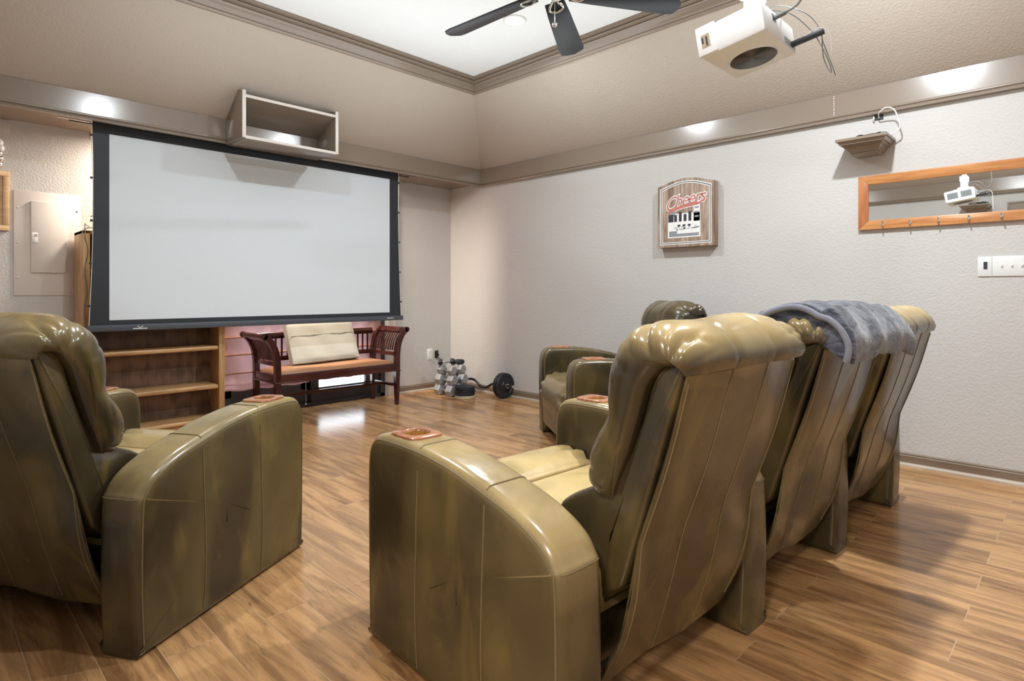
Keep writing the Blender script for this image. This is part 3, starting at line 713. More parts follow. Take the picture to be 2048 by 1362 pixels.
m.loft(rings); m.build('seat', 'tan_leather', t, angle=60)
# scrolled arms
def arm(sx):
    cur = [(0, .36), (.0, .46), (.006, .54), (.022, .61), (.050, .67), (.085, .712), (.112, .728)]
    cv = catmull([(c[0], c[1], 0) for c in cur], 5)
    xw = hx - .022
    for nme, y0, y1 in (('front_post', -hy, -hy + .042), ('rear_post', hy - .042, hy)):
        m = MB(); rings = []
        for i, p in enumerate(cv):
            a, b = cv[max(i - 1, 0)], cv[min(i + 1, len(cv) - 1)]; tg = Vector((b.x - a.x, b.y - a.y)).normalized(); nr = Vector((tg.y, -tg.x)); k = .024
            A, B = (p.x + nr.x * k, p.y + nr.y * k), (p.x - nr.x * k, p.y - nr.y * k)
            rings.append([Vector((sx * (xw + A[0]), y0, A[1])), Vector((sx * (xw + A[0]), y1, A[1])), Vector((sx * (xw + B[0]), y1, B[1])), Vector((sx * (xw + B[0]), y0, B[1]))])
        m.loft(rings)
        m.lathe([(.001, 0), (.024, 0), (.026, .004), (.026, y1 - y0 - .004), (.024, y1 - y0), (.001, y1 - y0)], 20, Matrix.Translation((sx * (xw + .112), y1, .728)) @ Matrix.Rotation(R(90), 4, 'X'))
        m.build(nme, 'mahog_z', t)
    m = MB(); rings = []
    for p in cv[-8:]:
        i = cv.index(p); a, b = cv[max(i - 1, 0)], cv[min(i + 1, len(cv) - 1)]; tg = Vector((b.x - a.x, b.y - a.y)).normalized(); nr = Vector((tg.y, -tg.x)); k = .014
        A, B = (p.x + nr.x * k, p.y + nr.y * k), (p.x - nr.x * k, p.y - nr.y * k); y0, y1 = -hy + .042, hy - .042
        rings.append([Vector((sx * (xw + A[0]), y0, A[1])), Vector((sx * (xw + A[0]), y1, A[1])), Vector((sx * (xw + B[0]), y1, B[1])), Vector((sx * (xw + B[0]), y0, B[1]))])
    m.loft(rings); m.tube([(sx * (xw + .112), -hy + .042, .728), (sx * (xw + .112), hy - .042, .728)], .022, 16); m.build('arm_rail', 'mahog', t)
    o = MB().box((sx * xw - .016, -hy + .042, .475), (sx * xw + .016, hy - .042, .510), .002).build('lower_rail', 'mahog', t)
    for k in range(10):
        y = -hy + .068 + k * (2 * hy - .136) / 9; rings = []
        for p in cv[9:-5]:
            rings.append([Vector((sx * (xw + p.x - .006), y - .006, p.y)), Vector((sx * (xw + p.x - .006), y + .006, p.y)), Vector((sx * (xw + p.x + .006), y + .006, p.y)), Vector((sx * (xw + p.x + .006), y - .006, p.y))])
        m = MB(); m.loft(rings); m.build('slat', 'mahog_z', o, False)
for sx in (-1, 1): arm(sx)
m = MB(); yb = hy - .021
m.box((-hx + .046, yb - .016, .475), (hx - .046, yb + .016, .515), .003)
rings = [[Vector((x, yb + .014 * math.cos(a) , .705 + .030 * math.sin(a))) for a in [2 * math.pi * k / 16 for k in range(16)]] for x in (-hx + .03, hx - .03)]
m.loft(rings); bk_ = m.build('backrest', 'mahog', t)
for k in range(20):
    x = -hx + .085 + k * (2 * hx - .17) / 19; MB().box((x - .007, yb - .006, .513), (x + .007, yb + .006, .685)).build('slat', 'mahog_z', bk_, False)
m = MB()
for sx in (-1, 1): m.box((sx * (hx - .022) - .010, -hy + .038, .175), (sx * (hx - .022) + .010, hy - .038, .205), .002)
m.box((-hx + .03, -.012, .176), (hx - .03, .012, .203), .002); m.build('stretcher', 'mahog', t)
# cushion leaning on the bench
mt = Matrix.Translation((2.715, 5.085, .452)) @ Matrix.Rotation(R(-1.5), 4, 'Y') @ Matrix.Rotation(R(-22), 4, 'X')
def pillow(wd, ht, th, nx=24, nz=16):
    m = MB(); F_, B_ = [], []
    rings = []
    for i in range(nx + 1):
        a = -1 + 2 * i / nx; col_f, col_b = [], []
        for j in range(nz + 1):
            b = -1 + 2 * j / nz; e = (max(0, 1 - abs(a) ** 10) * max(0, 1 - abs(b) ** 10)) ** .4
            y = th / 2 * (.72 + .28 * e) + .003 * math.sin(7 * a + 3 * b) * e
            x, z = a * wd / 2, ht / 2 + b * ht / 2; col_f.append(Vector((x, -y, z))); col_b.append(Vector((x, y, z)))
        rings.append(col_f + col_b[::-1])
    m.loft(rings); m.bm.transform(mt); return m
t = tag(pillow(.66, .385, .095).build('cushion', 'canvas', None, angle=50), 'beige canvas box cushion leaning on the mahogany bench back', 'cushion')
m = MB()
for (x, z), (x2, z2) in (((-.32, .255), (.32, .255)),):
    m.tube([(x + (x2 - x) * k / 12, -.0492 - .0012 * math.sin(k), z) for k in range(13)], .0022, 6)
m.tube([(-.328, -.036, .006), (.328, -.036, .006), (.328, -.036, .379), (-.328, -.036, .379), (-.328, -.036, .006)], .003, 6)
m.bm.transform(mt); m.build('piping', 'canvas', t)
# ------------------------------------------------------------------ weights in the corner
def hexbell(hd, hl, gap, mat='greyiron'):
    # axis along local x, resting on a flat; origin at floor centre
    t = bpy.data.objects.new('dumbbell', None); C.objects.link(t); t.empty_display_size = .05
    rc = hd / 2 / math.cos(R(30))
    for s in (-1, 1):
        m = MB(); rings = []
        for x, k in ((0, .80), (.012, 1), (hl - .014, 1), (hl, .78)):
            rings.append([Vector((s * (gap / 2 + x), rc * k * math.cos(R(60 * i)), hd / 2 + rc * k * math.sin(R(60 * i)))) for i in range(6)])
        m.loft(rings); m.build('head', mat, t, False)
    m = MB(); m.tube([(x, 0, hd / 2) for x in [-gap / 2 + gap * i / 10 for i in range(11)]], [.013 + .004 * math.sin(math.pi * i / 10) for i in range(11)], 12); m.build('handle', 'chrome', t)
    return t
DA = R(-86)                                                       # dumbbells point at the camera's right
dvx = Vector((math.cos(DA), math.sin(DA), 0)); dvy = Vector((-math.sin(DA), math.cos(DA), 0))
D0 = Vector((3.998, 4.92, 0))
rows = [('front', D0, [(.115, .085, .10, 0.0, 0), (.108, .078, .10, .116, .012), (.098, .072, .098, .225, .02)]),
        ('rear', D0 + dvy * .150 + dvx * .0, [(.115, .085, .10, 0.0, 0), (.108, .078, .10, .116, .015), (.098, .072, .098, .225, .005)])]
pos = ['bottom', 'middle', 'top']
for nm_, o_, lst in rows:
    for i, (hd, hl, gp, z, sh) in enumerate(lst):
        d = hexbell(hd, hl, gp); d.location = o_ + dvx * sh + Vector((0, 0, z)); d.rotation_euler = (0, 0, DA + R((-2, 3, -3)[i]))
        tag(d, f'grey hex dumbbell, {pos[i]} of the {nm_} stack in the corner', 'dumbbell', 'grey hex dumbbells stacked in the corner')
d = hexbell(.062, .045, .09, 'blackiron'); d.location = D0 + dvx * -.01 + dvy * .02 + Vector((0, 0, .325)); d.rotation_euler = (0, 0, DA + R(62))
tag(d, 'small black dumbbell with chrome ends lying on top of the front dumbbell stack', 'dumbbell')
for ch in list(d.children):
    if ch.name.startswith('head'):
        s = 1 if ch.data.vertices[0].co.x > 0 else -1
        MB().lathe([(.001, 0), (.022, 0), (.022, .006), (.001, .007)], 20, Matrix.Translation((s * .0905, 0, .031)) @ Matrix.Rotation(R(90 * s), 4, 'Y')).build('end_cap', 'chrome', ch)
t = tag(MB().lathe([(.018, .0), (.045, 0), (.055, .008), (.056, .03), (.05, .042), (.04, .046), (.018, .046), (.018, .0)], 28, cap=False).build('ankle_weight', 'rubber'), 'round black weight ring resting on the rear dumbbell stack', 'weight')
t.location = D0 + dvy * .150 + dvx * .05 + Vector((0, 0, .325)); t.scale = (1.15, 1, 1)
# stack of plates on the floor
PC = Vector((4.050, 4.665, 0))
def plate(rad, th, mat):
    m = MB(); m.lathe([(.015, .003), (.035, .003), (.038, .0), (rad - .022, .004), (rad - .018, 0), (rad - .004, 0), (rad, .004), (rad, th - .004), (rad - .004, th), (rad - .018, th), (rad - .022, th - .005), (.038, th - .005), (.035, th), (.015, th), (.015, .003)], 40, cap=False); return m
zz = 0
for i, (rad, th, mt_, lab) in enumerate(((.108, .030, 'tan_plate', 'tan weight plate at the bottom of the plate stack'), (.106, .032, 'blackiron', 'black weight plate lying on the tan plate'), (.104, .031, 'blackiron', 'black weight plate second from the top of the plate stack'), (.104, .030, 'rubber', 'black weight plate on top of the plate stack'))):
    o = plate(rad, th, mt_).build('weight_plate', mt_, None); o.location = PC + Vector((random.uniform(-.004, .004), random.uniform(-.004, .004), zz)); zz += th
    tag(o, lab, 'weight plate', 'weight plates stacked on the floor')
# curl barbell lying along the right wall
t = thing('barbell', 'black curl bar barbell with round plates lying along the right wall', 'barbell', (4.305, 4.345, 0), R(90.5))
RP = .132
pth = catmull([(-.10, 0, RP), (-.02, 0, RP), (.10, 0, RP), (.18, 0, RP - .005), (.27, .0, RP - .05), (.36, 0, RP - .04), (.46, 0, RP + .015), (.56, 0, RP + .01), (.64, 0, RP - .02), (.72, 0, RP - .02), (.80, 0, RP), (.90, 0, RP)], 5)
MB().tube(pth, .013, 10).build('bar', 'blackiron', t)
for x, nme in ((-.025, 0), (.012, 1), (.80, 2)):
    mt_ = Matrix.Translation((x, 0, RP)) @ Matrix.Rotation(R(90), 4, 'Y')
    rad, th = (RP - .002, .030) if nme != 2 else (.125, .03)
    m = MB(); m.lathe([(.0135, 0), (.045, 0), (.050, .006), (rad - .034, .006), (rad - .028, 0), (rad - .006, 0), (rad, .006), (rad, th - .006), (rad - .006, th), (rad - .028, th), (rad - .034, th - .006), (.050, th - .006), (.045, th), (.0135, th), (.0135, 0)], 48, mt_, cap=False)
    m.build('weight_plate', 'blackiron', t)
MB().lathe([(.0135, 0), (.024, 0), (.024, .022), (.0135, .022), (.0135, 0)], 20, Matrix.Translation((-.052, 0, RP)) @ Matrix.Rotation(R(90), 4, 'Y'), cap=False).build('collar', 'nickel', t)
MB().tube([(-.135, 0, RP), (-.09, 0, RP)], .0155, 12).build('bar_end', 'chrome', t)
# ------------------------------------------------------------------ ceiling fan
HX, HYC, FZ_ = 2.26, 1.95, 2.605
t = thing('ceiling_fan', 'black bladed ceiling fan with brushed nickel motor hanging from white ceiling', 'ceiling fan', (HX, HYC, ZC))
MB().lathe([(.001, 0), (.065, 0), (.065, -.02), (.03, -.07), (.001, -.07)], 32).build('canopy', 'nickel', t)
MB().tube([(0, 0, -.06), (0, 0, -.23)], .012, 12).build('downrod', 'nickel', t)
MB().lathe([(.001, -.22), (.05, -.22), (.10, -.25), (.110, -.29), (.110, -.35), (.09, -.40), (.05, -.415), (.001, -.415)], 40).build('motor', 'nickel', t)
for k in range(5):
    a = R(28.7 + 72 * k); rot = Matrix.Rotation(a, 4, 'Z') @ Matrix.Translation((0, 0, FZ_ - ZC)) @ Matrix.Rotation(R(5), 4, 'Y') @ Matrix.Rotation(R(-11), 4, 'X')
    pl = [(.10, -.052), (.22, -.060), (.60, -.074), (.630, -.070), (.645, -.050), (.664, -.012), (.657, .035), (.640, .064), (.60, .074), (.22, .060), (.10, .052)]
    b = MB().prism(pl, -.004, .004, 'Z', .0015, rot).build('blade', 'bladem', t, True, 30)
    m = MB()
    m.tube(catmull([rot @ Vector(p) for p in ((.05, 0, .03), (.08, .0, .012), (.115, .028, -.006), (.15, .034, -.008), (.175, .0, -.008), (.15, -.034, -.008), (.115, -.028, -.006), (.09, 0, .012))], 6), .0065, 8)
    m.box((.05, -.014, .0), (.10, .014, .05), .004, 2, rot)
    m.build('blade_iron', 'nickel', b)
m = MB(); m.tube([(.012, -.018, -.41), (.012, -.018, -.60)], .0018, 6); pc = m.build('pull_chain', 'nickel', t)
b = bmesh.new(); bmesh.ops.create_uvsphere(b, u_segments=16, v_segments=10, radius=.0135); b.transform(Matrix.Translation((.012, -.018, -.612))); MB().add(b).build('chain_ball', 'chrome', pc)
# ------------------------------------------------------------------ recessed lights
labs = ['lit recessed ceiling light beyond the fan, above the bench side', 'lit recessed ceiling light in the left front of the white ceiling', 'lit recessed ceiling light at the rear near the right wall', 'lit recessed ceiling light at the rear left of the ceiling']
for (x, y), wt, lb in zip(CANS, CAN_W, labs):
    t = thing('recessed_light', lb, 'ceiling light', (x, y, ZC), 0, 'recessed ceiling lights')
    MB().lathe([(.060, -.002), (.082, -.001), (.084, -.006), (.078, -.011), (.062, -.010), (.060, -.002)], 40, cap=False).build('trim_ring', 'white', t)
    MB().lathe([(.061, -.006), (.050, -.016), (.025, -.021), (.001, -.022)], 32, cap=False).build('lens', 'can', t)
    l = area('can_beam', (x, y, ZC - .028), (x, y, 0), .11, wt, (.88, .95, 1.0), 170); l.parent = t; l.location = (0, 0, -.028); l.rotation_euler = (0, 0, 0)
for x, lb in ((1.38, 'lit warm downlight in the soffit behind the left half of the screen'), (2.78, 'lit warm downlight in the soffit behind the right half of the screen')):
    t = thing('soffit_light', lb, 'ceiling light', (x, 5.15, 2.29))
    MB().lathe([(.052, -.0), (.066, -.0), (.068, -.006), (.054, -.008), (.052, 0)], 32, cap=False).build('trim_ring', 'white', t)
    MB().lathe([(.053, -.004), (.001, -.004)], 32, cap=False).build('lens', 'can_warm', t)
# ------------------------------------------------------------------ projector
PX, PY, PZ = 2.062, .860, 1.918
t = thing('projector', 'white ceiling mounted projector with round dark grille underneath', 'projector', (PX, PY, PZ))
tl = Matrix.Rotation(R(-9), 4, 'X')
hw_, hd_, hh = .1425, .112, .105
m = MB(); m.prism([(-hw_, -hd_), (hw_, -hd_), (hw_, hd_), (-hw_, hd_)], 0, hh, 'Z', .012, tl); body = m.build('body', 'proj', t)
m = MB(); m.box((-hw_ - .006, hd_ - .065, .004), (-hw_ + .01, hd_ + .004, hh + .004), .004, 2, tl); m.box((-.11, -.06, hh - .004), (.05, .06, hh + .018), .008, 2, tl); m.build('focus_surround', 'proj', body)
m = MB(); m.box((-hw_ - .0075, hd_ - .044, .030), (-hw_ - .0058, hd_ - .014, .075), 0, 2, tl); m.build('focus_recess', 'tan_ink', body)
m = MB(); m.box((-hw_ - .0085, hd_ - .036, .034), (-hw_ - .007, hd_ - .030, .066), 0, 2, tl); m.box((-hw_ - .0085, hd_ - .022, .045), (-hw_ - .007, hd_ - .016, .066), 0, 2, tl); m.build('focus_lever', 'ink', body)
MB().lathe([(.001, -.0035), (.075, -.0035), (.078, -.001), (.078, .002)], 64, tl @ Matrix.Translation((.018, -.005, 0)) , cap=False).build('grille', 'spun', body)
MB().lathe([(.078, .0005), (.078, -.003), (.083, -.003), (.084, .0005)], 64, tl @ Matrix.Translation((.018, -.005, 0)), cap=False).build('grille_ring', 'proj', body)
MB().lathe([(.001, .012), (.022, .012), (.030, .016), (.032, .006), (.034, 0)], 32, tl @ Matrix.Translation((-.07, hd_, .055)) @ Matrix.Rotation(R(-90), 4, 'X'), cap=False).build('lens', 'black', body)
m = MB(); m.box((.03, -hd_ - .001, .012), (.125, -hd_ + .004, .034), 0, 2, tl); m.build('port_panel', 'cable_grey', body); m = MB(); m.box((-.06, -hd_ - .001, .06), (-.03, -hd_ + .004, .085), 0, 2, tl); m.build('port_panel', 'cable_grey', body); m = MB()
m.box((hw_ - .002, -.09, .03), (hw_ + .0008, -.01, .085), 0, 2, tl); m.build('vent', 'cable_grey', body); m = MB(); m.box((hw_ - .002, .01, .03), (hw_ + .0008, .09, .085), 0, 2, tl); m.build('vent', 'cable_grey', body)
m = MB(); m.tube([(0, -.01, .115), (0, -.01, .20)], .030, 20); m.lathe([(.05, .115), (.055, .122), (.05, .135), (.03, .14)], 24, Matrix.Translation((0, -.01, 0)))
for sx in (-1, 1): m.box((sx * .035 - .012, -.04, .19), (sx * .035 + .012, .02, .235), .004)
m.tube([(0, -.01, .19), (0, -.01, ZC - PZ - .01)], .019, 16); m.lathe([(.001, ZC - PZ - .025), (.07, ZC - PZ - .025), (.075, ZC - PZ), (.001, ZC - PZ)], 28, Matrix.Translation((0, -.01, 0)))
m.build('ceiling_mount', 'proj', t)
def w2(p): return Vector((PX, PY, PZ)) + tl.to_3x3() @ Vector(p)
m = MB(); m.box((.085, -hd_ - .105, .014), (.105, -hd_ + .0, .030), .002, 2, tl); m.bm.transform(Matrix.Translation((PX, PY, PZ))); tag(m.build('adapter_stick', 'black'), 'black stick adapter plugged into the back of the projector', 'adapter')
def cable(pts, r, mat, label): m = MB(); m.tube(catmull(pts, 8), r, 7); return tag(m.build('cable', mat), label, 'cable')
bs = w2((.095, -hd_ - .10, .03)); pt = w2((-.045, -hd_ - .002, .072))
m = MB(); m.tube([pt, pt + Vector((.005, -.035, .01))], .008, 10); m.tube(catmull([pt + Vector((.005, -.035, .01)), pt + Vector((.01, -.075, .03)), pt + Vector((.0, -.10, .09)), pt + Vector((-.01, -.09, .25))], 6), .0035, 8)
tag(m.build('cable', 'cable_grey'), 'thick grey cable plugged into the top of the projector back', 'cable')
cable([w2((.0, -.03, .135)), w2((.06, -.10, .16)), w2((.13, -.16, .13)), w2((.15, -.19, .07)), w2((.135, -.20, .0)), w2((.14, -.21, -.07)), w2((.15, -.215, -.12))], .0016, 'cable_grey', 'thin grey cable looping from the projector mount and ending lowest')
cable([w2((-.02, -.04, .14)), w2((.07, -.12, .13)), w2((.12, -.17, .06)), w2((.10, -.20, -.02)), w2((.12, -.21, -.08)), w2((.13, -.21, -.105)), w2((.15, -.2, -.10)), w2((.145, -.19, -.04)), bs], .0016, 'cable_grey', 'thin grey cable looping back up to the black stick adapter')
cable([w2((.11, -hd_ - .002, .03)), w2((.12, -.155, .045)), w2((.115, -.20, .048)), w2((.125, -.225, .02)), w2((.13, -.22, -.05)), w2((.155, -.215, -.10)), w2((.165, -.215, -.13))], .0016, 'cable_white', 'thin white cable curving over the black stick adapter')
# ------------------------------------------------------------------ right wall: sign
t = thing('wall_sign', 'wooden pub sign reading Cheers hanging on the right wall', 'sign', (XR - .001, 2.342, 1.46))
# local: y runs towards the camera-right (-y world) ; build in (s,z), s = -(y)
def sgn_poly(mg):
    a, h = .246 - mg, .522 - mg
    pts = [(-a, mg), (a, mg), (a, h - .018)]
    for k in range(0, 13):
        q = 1 - 2 * k / 12; s = q * (a - .055 + mg * .4); pts.append((s, h - .006 + .036 * (1 - q * q) ** 1.0))
    pts.append((-a, h - .018))
    return pts
def plate_x(poly, d0, d1, mat, nme, par, bev=0):
    return MB().prism([(-s, z) for s, z in poly], -d1, -d0, 'X', bev).build(nme, mat, par, False)
bd = plate_x(sgn_poly(0), 0, .070, 'sign_wood', 'board', t, .003)
def frame_line(m0, m1, mat):
    a, b = sgn_poly(m0), sgn_poly(m1); m = MB()
    ra = [Vector((-.0708, -s, z)) for s, z in a]; rb = [Vector((-.0708, -s, z)) for s, z in b]; m.loft([ra, rb], True, False)
    m.build('border_line', mat, bd, False)
frame_line(.022, .029, 'pale_ink'); frame_line(.029, .035, 'ink'); frame_line(.035, .041, 'pale_ink')
X_ = -.0706
def rect(s0, z0, s1, z1, mat, nme, d=0): return MB().box((X_ - .0006 - d, -s1, z0), (X_ - d, -s0, z1)).build(nme, mat, pr, False)
pr = MB().box((X_ - .0008, -.132, .075), (X_, .152, .27)).build('print', 'pale_ink', bd, False)
rect(-.145, .25, -.09, .30, 'grey_ink', 'printed_building', .0008); rect(-.148, .205, -.10, .265, 'ink', 'printed_building', .0012)
rect(.075, .20, .128, .36, 'pale_ink', 'printed_building', .0002)
for k, z in enumerate((.335, .30, .265, .23)): rect(.085, z, .118, z + .014, 'grey_ink', 'printed_window', .001)
for k in range(4): rect(-.095 + k * .042, .205, -.070 + k * .042, .262 + (k % 2) * .02, 'ink', 'printed_window', .001)
for k in range(3): rect(-.065 + k * .045, .165, -.040 + k * .045, .180, 'ink', 'printed_umbrella', .001); rect(-.055 + k * .045, .15, -.050 + k * .045, .165, 'ink', 'printed_umbrella', .001)
rnd = random.Random(2)
for k in range(16): s = rnd.uniform(-.13, .10); z = rnd.uniform(.135, .16); rect(s, z, s + rnd.uniform(.006, .03), z + .006, rnd.choice(['ink', 'grey_ink']), 'printed_crowd', .001)
rect(-.14, .085, .12, .108, 'grey_ink', 'printed_street', .0009); rect(-.14, .088, -.07, .13, 'grey_ink', 'printed_street', .0011)
def arc_text(off, mat, nme, dx):
    bm = text_mesh('Cheers', .150, .0005, .28, off, .92); bm.transform(Matrix.Scale(.86, 4, (1, 0, 0)))
    for v in bm.verts:
        x, y, z = v.co; y2 = y + .18 * x; v.co = (X_ - dx - z * .2, -x - .0, .375 + y2 - .10 * (x * x) * 4)
    MB().add(bm).build(nme, mat, bd, False)
arc_text(.007, 'pale_ink', 'lettering_outline', .0012); arc_text(.0, 'red', 'lettering', .0022)
def swash(w_, mat, dx, nme):
    c = catmull([(-.165, .262, 0), (-.10, .300, 0), (-.02, .325, 0), (.06, .335, 0), (.12, .340, 0), (.168, .368, 0)], 6); n = len(c)
    up, dn = [], []
    for i, p in enumerate(c):
        k = w_ * (.25 + .75 * math.sin(math.pi * min(1, (i + 2) / (n + 2)))); up.append(Vector((X_ - dx, -p.x, p.y + k))); dn.append(Vector((X_ - dx, -p.x, p.y - k)))
    m = MB(); m.loft([up, dn], False, False); m.build(nme, mat, bd, False)
swash(.020, 'pale_ink', .0010, 'swash_outline'); swash(.013, 'red', .0020, 'swash')
# ------------------------------------------------------------------ corner crown shelves
def crown_shelf(label, loc, rz):
    t = thing('bracket_shelf', label, 'shelf', loc, rz)
    # local: wall plane x=0, shelf extends to -x; y half width .145
    prof = [(.235, .145, 0), (.235, .145, -.016), (.222, .134, -.017), (.216, .129, -.026), (.214, .127, -.036), (.198, .114, -.037), (.196, .112, -.043), (.188, .106, -.044), (.186, .105, -.050), (.176, .098, -.051), (.172, .095, -.060), (.160, .086, -.072), (.152, .081, -.077), (.152, .081, -.083), (.144, .076, -.085), (.143, .075, -.094)]
    m = MB(); m.loft([[Vector((0, -h, z)), Vector((-d, -h, z)), Vector((-d, h, z)), Vector((0, h, z))] for d, h, z in prof]); m.build('moulding', 'trim', t, False); return t
crown_shelf('taupe moulded bracket shelf on the right wall above the framed mirror', (XR - .001, 1.052, 2.078), 0)
crown_shelf('taupe moulded bracket shelf on the left wall beside the doorway', (XL + .001, 1.005, 2.125), R(180))
def clutter(cx, cy, z, sgn, where, n):
    rnd = random.Random(n); m = MB(); pts = []
    for k in range(22): pts.append((cx + rnd.uniform(-.075, .075), cy + rnd.uniform(-.10, .08), z + .008 + rnd.uniform(0, .022)))
    m.tube(catmull(pts, 6), .004, 6); tag(m.build('cable_coil', 'black'), f'tangled black cable lying on the {where}', 'cable')
    m = MB(); m.box((cx - .03, cy - .12, z + .001), (cx + .03, cy - .06, z + .025), .004); tag(m.build('adapter_box', 'green'), f'small dark green adapter on the {where}', 'adapter')
clutter(4.31, 1.05, 2.079, 1, 'bracket shelf above the mirror', 4); clutter(-.01, 1.0, 2.126, 1, 'bracket shelf by the doorway', 9)
t = thing('junction_box', 'open black junction box in the right wall above the bracket shelf', 'junction box', (XR - .001, 1.005, 2.218))
MB().box((-.004, -.028, 0), (0, .028, .031)).build('box_opening', 'black', t, False); MB().box((-.012, .020, -.010), (0, .030, .031), .002).build('box_edge', 'nickel', t)  # flat black slab stands for the shaded hollow of the box
cable([(4.420, 1.000, 2.226), (4.36, .985, 2.245), (4.33, .94, 2.262), (4.34, .90, 2.245), (4.35, .88, 2.19), (4.355, .87, 2.13), (4.36, .90, 2.10), (4.33, .96, 2.085)], .0042, 'cable_white', 'white cable looping from the junction box to the bracket shelf')
# ------------------------------------------------------------------ mirror with hooks
t = thing('wall_mirror', 'long honey wood framed mirror with coat hooks on the right wall', 'mirror', (XR - .001, .60, 1.505))
y1, y0, zt, fw_, dp = 1.1165 - .60, .205 - .60, .352, .058, .024
def fr(a, b, mat): MB().box(a, b, .003).build('frame_rail', mat, t)
m = MB(); pr_ = lambda q: q
for nme, poly, mat in (('frame_rail', [(y0, 0), (y1, 0), (y1 - fw_, fw_), (y0 + fw_, fw_)], 'cherry'), ('frame_rail', [(y0, zt), (y1, zt), (y1 - fw_, zt - fw_), (y0 + fw_, zt - fw_)], 'cherry'),
                       ('frame_stile', [(y1, 0), (y1, zt), (y1 - fw_, zt - fw_), (y1 - fw_, fw_)], 'cherry_z'), ('frame_stile', [(y0, 0), (y0, zt), (y0 + fw_, zt - fw_), (y0 + fw_, fw_)], 'cherry_z')):
    MB().prism(poly, -dp, 0, 'X', .0025).build(nme, mat, t)
MB().box((-.013, y0 + fw_ - .004, fw_ - .004), (-.009, y1 - fw_ + .004, zt - fw_ + .004)).build('mirror_glass', 'mirror', t, False)
for yh in (.973, .826, .679, .531, .381):
    y = yh - .60; m = MB()
    m.lathe([(.001, -.004), (.010, -.003), (.010, 0)], 16, Matrix.Translation((-dp, y, .034)) @ Matrix.Rotation(R(90), 4, 'Y') @ Matrix.Diagonal((1.4, .8, 1, 1)))
    m.tube(catmull([(-dp, y, .044), (-dp - .014, y, .040), (-dp - .020, y, .046)], 5), .0035, 8)
    m.tube(catmull([(-dp, y, .030), (-dp - .008, y, .014), (-dp - .020, y, .010), (-dp - .026, y, .022)], 5), .0038, 8)
    m.build('hook', 'nickel', t)
# ------------------------------------------------------------------ wall plates and switches
t = thing('dimmer_switch', 'white wall plate with dark rectangle control below the mirror', 'switch', (XR - .001, .459, 1.188))
MB().box((-.006, -.033, 0), (0, .033, .116), .002).build('cover_plate', 'white', t); MB().box((-.008, -.012, .042), (-.005, .006, .085)).build('sensor_window', 'ink', t, False)
t = thing('light_switch', 'white gang plate of toggle switches right of the dimmer plate', 'switch', (XR - .001, .337, 1.188))
MB().box((-.006, -.0885, 0), (0, .0885, .116), .002).build('cover_plate', 'white', t)
for y in (.045, 0, -.045):
    m = MB(); m.box((-.007, y - .006, .045), (-.006, y + .006, .071)); m.box((-.014, y - .004, .055), (-.006, y + .004, .067), .001); m.build('toggle', 'white', t)
t = thing('wall_outlet', 'white outlet plate low on the screen wall beside the dumbbells', 'outlet', (4.127, YS - .001, .332))
MB().box((-.038, -.006, 0), (.038, 0, .124), .002).build('cover_plate', 'white', t); m = MB(); m.box((-.017, -.0075, .022), (.017, -.006, .054), .004); m.box((-.017, -.0075, .070), (.017, -.006, .102), .004); m.build('receptacle', 'white', t)
t = thing('cable_box', 'open wall box with dark wires beside the white outlet plate', 'junction box', (4.223, YS - .001, .345))
MB().box((-.024, -.003, 0), (.024, 0, .085)).build('opening', 'dark', t, False)  # flat near-black slab, colour stands for shade inside the open box
m = MB(); m.tube(catmull([(-.02, -.01, .08), (.0, -.02, .06), (.015, -.02, .03), (-.01, -.02, .01), (.02, -.03, .0)], 5), .005, 6); m.tube(catmull([(.02, -.01, .085), (.0, -.02, .075), (-.015, -.02, .06), (0, -.02, .02)], 5), .005, 6); m.build('wires', 'black', t)
cable([(4.245, YS - .03, .345), (4.27, YS - .05, .29), (4.29, YS - .05, .22), (4.27, YS - .05, .12), (4.25, YS - .07, .03), (4.20, YS - .10, .006), (4.14, YS - .12, .006)], .0032, 'cable_grey', 'thin cable hanging from the open wall box behind the dumbbells')
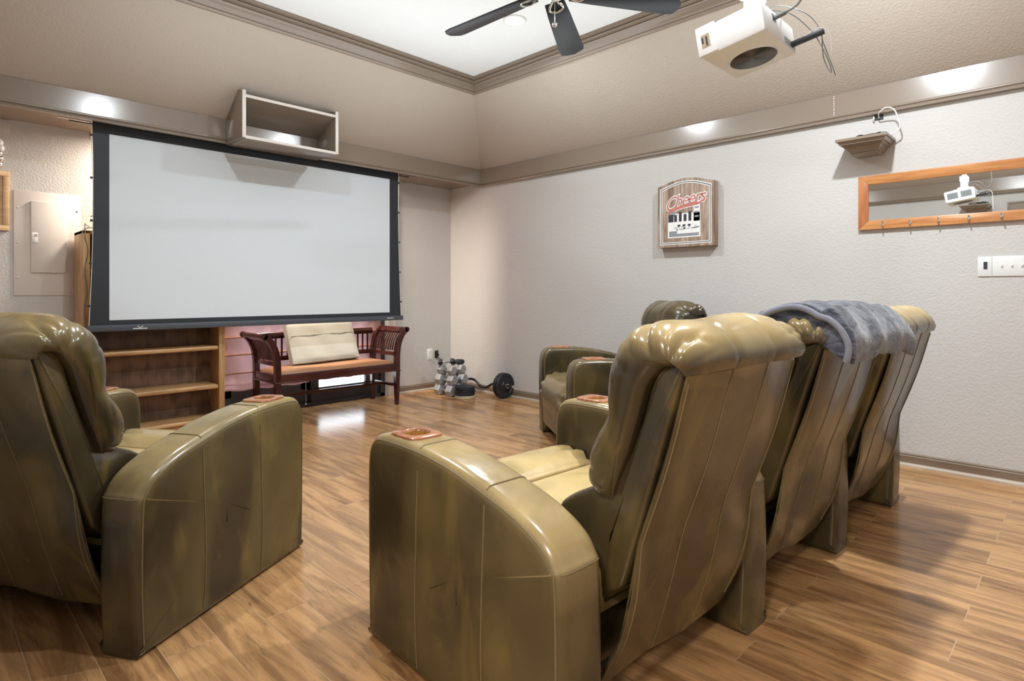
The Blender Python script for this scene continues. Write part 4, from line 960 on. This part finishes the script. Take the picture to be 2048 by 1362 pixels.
tag(MB().box((3.751, YS - .005, 2.226), (3.800, YS, 2.287), .002).build('blank_plate', 'wall'), 'wall coloured blank cover plate right of the projection screen', 'cover plate')
tag(MB().box((.375, YS - .005, 2.190), (.491, YS, 2.287), .002).build('blank_plate', 'wall'), 'wall coloured blank cover plate at the upper left by the soffit', 'cover plate')
# breaker panel
t = thing('breaker_panel', 'painted electrical breaker panel on the wall left of the screen', 'breaker panel', (.70, YS - .001, 1.072))
MB().box((-.19, -.006, 0), (.19, 0, .737), .002).build('cover', 'almond', t)
dr = MB().box((-.098, -.020, .162), (.104, -.006, .667), .003).build('door', 'almond', t)
m = MB(); m.box((-.094, -.023, .372), (-.060, -.020, .444), .002); m.build('latch', 'white', dr)
MB().box((-.078, -.0245, .418), (-.062, -.0225, .434)).build('latch_slot', 'tan_ink', dr, False)
for z in (.25, .41, .57): MB().tube([(.104, -.015, z), (.104, -.015, z + .025)], .004, 8).build('hinge', 'almond', dr)
for x in (-.168, .168):
    for z in (.125, .37, .615): MB().lathe([(.001, .0085), (.006, .0075), (.007, .0055)], 12, Matrix.Translation((x, 0, z)) @ Matrix.Rotation(R(90), 4, 'X')).build('screw', 'nickel', t)
# framed panel at the left edge
t = thing('picture_frame', 'pale pine framed board hanging at the left edge of the screen wall', 'picture frame', (.30, YS - .001, 1.519))
for a, b in (((-.19, -.022, 0), (.186, 0, .035)), ((-.19, -.022, .373), (.186, 0, .408)), ((-.19, -.022, .035), (-.155, 0, .373)), ((.151, -.022, .035), (.186, 0, .373))): MB().box(a, b, .004).build('frame_bar', 'pine', t)
MB().box((-.155, -.010, .035), (.151, -.002, .373)).build('board', 'pine', t, False)
t = thing('silver_ornament', 'grey and white knobbly ornament above the pine frame at the left edge', 'ornament', (.405, YS - .03, 1.945))
for k in range(5):
    b = bmesh.new(); bmesh.ops.create_uvsphere(b, u_segments=16, v_segments=10, radius=.026 if k < 3 else .028); b.transform(Matrix.Translation((.022 + .006 * (k % 2), 0, .024 + k * .037))); MB().add(b).build('bead', 'white' if k > 2 else 'nickel', t)
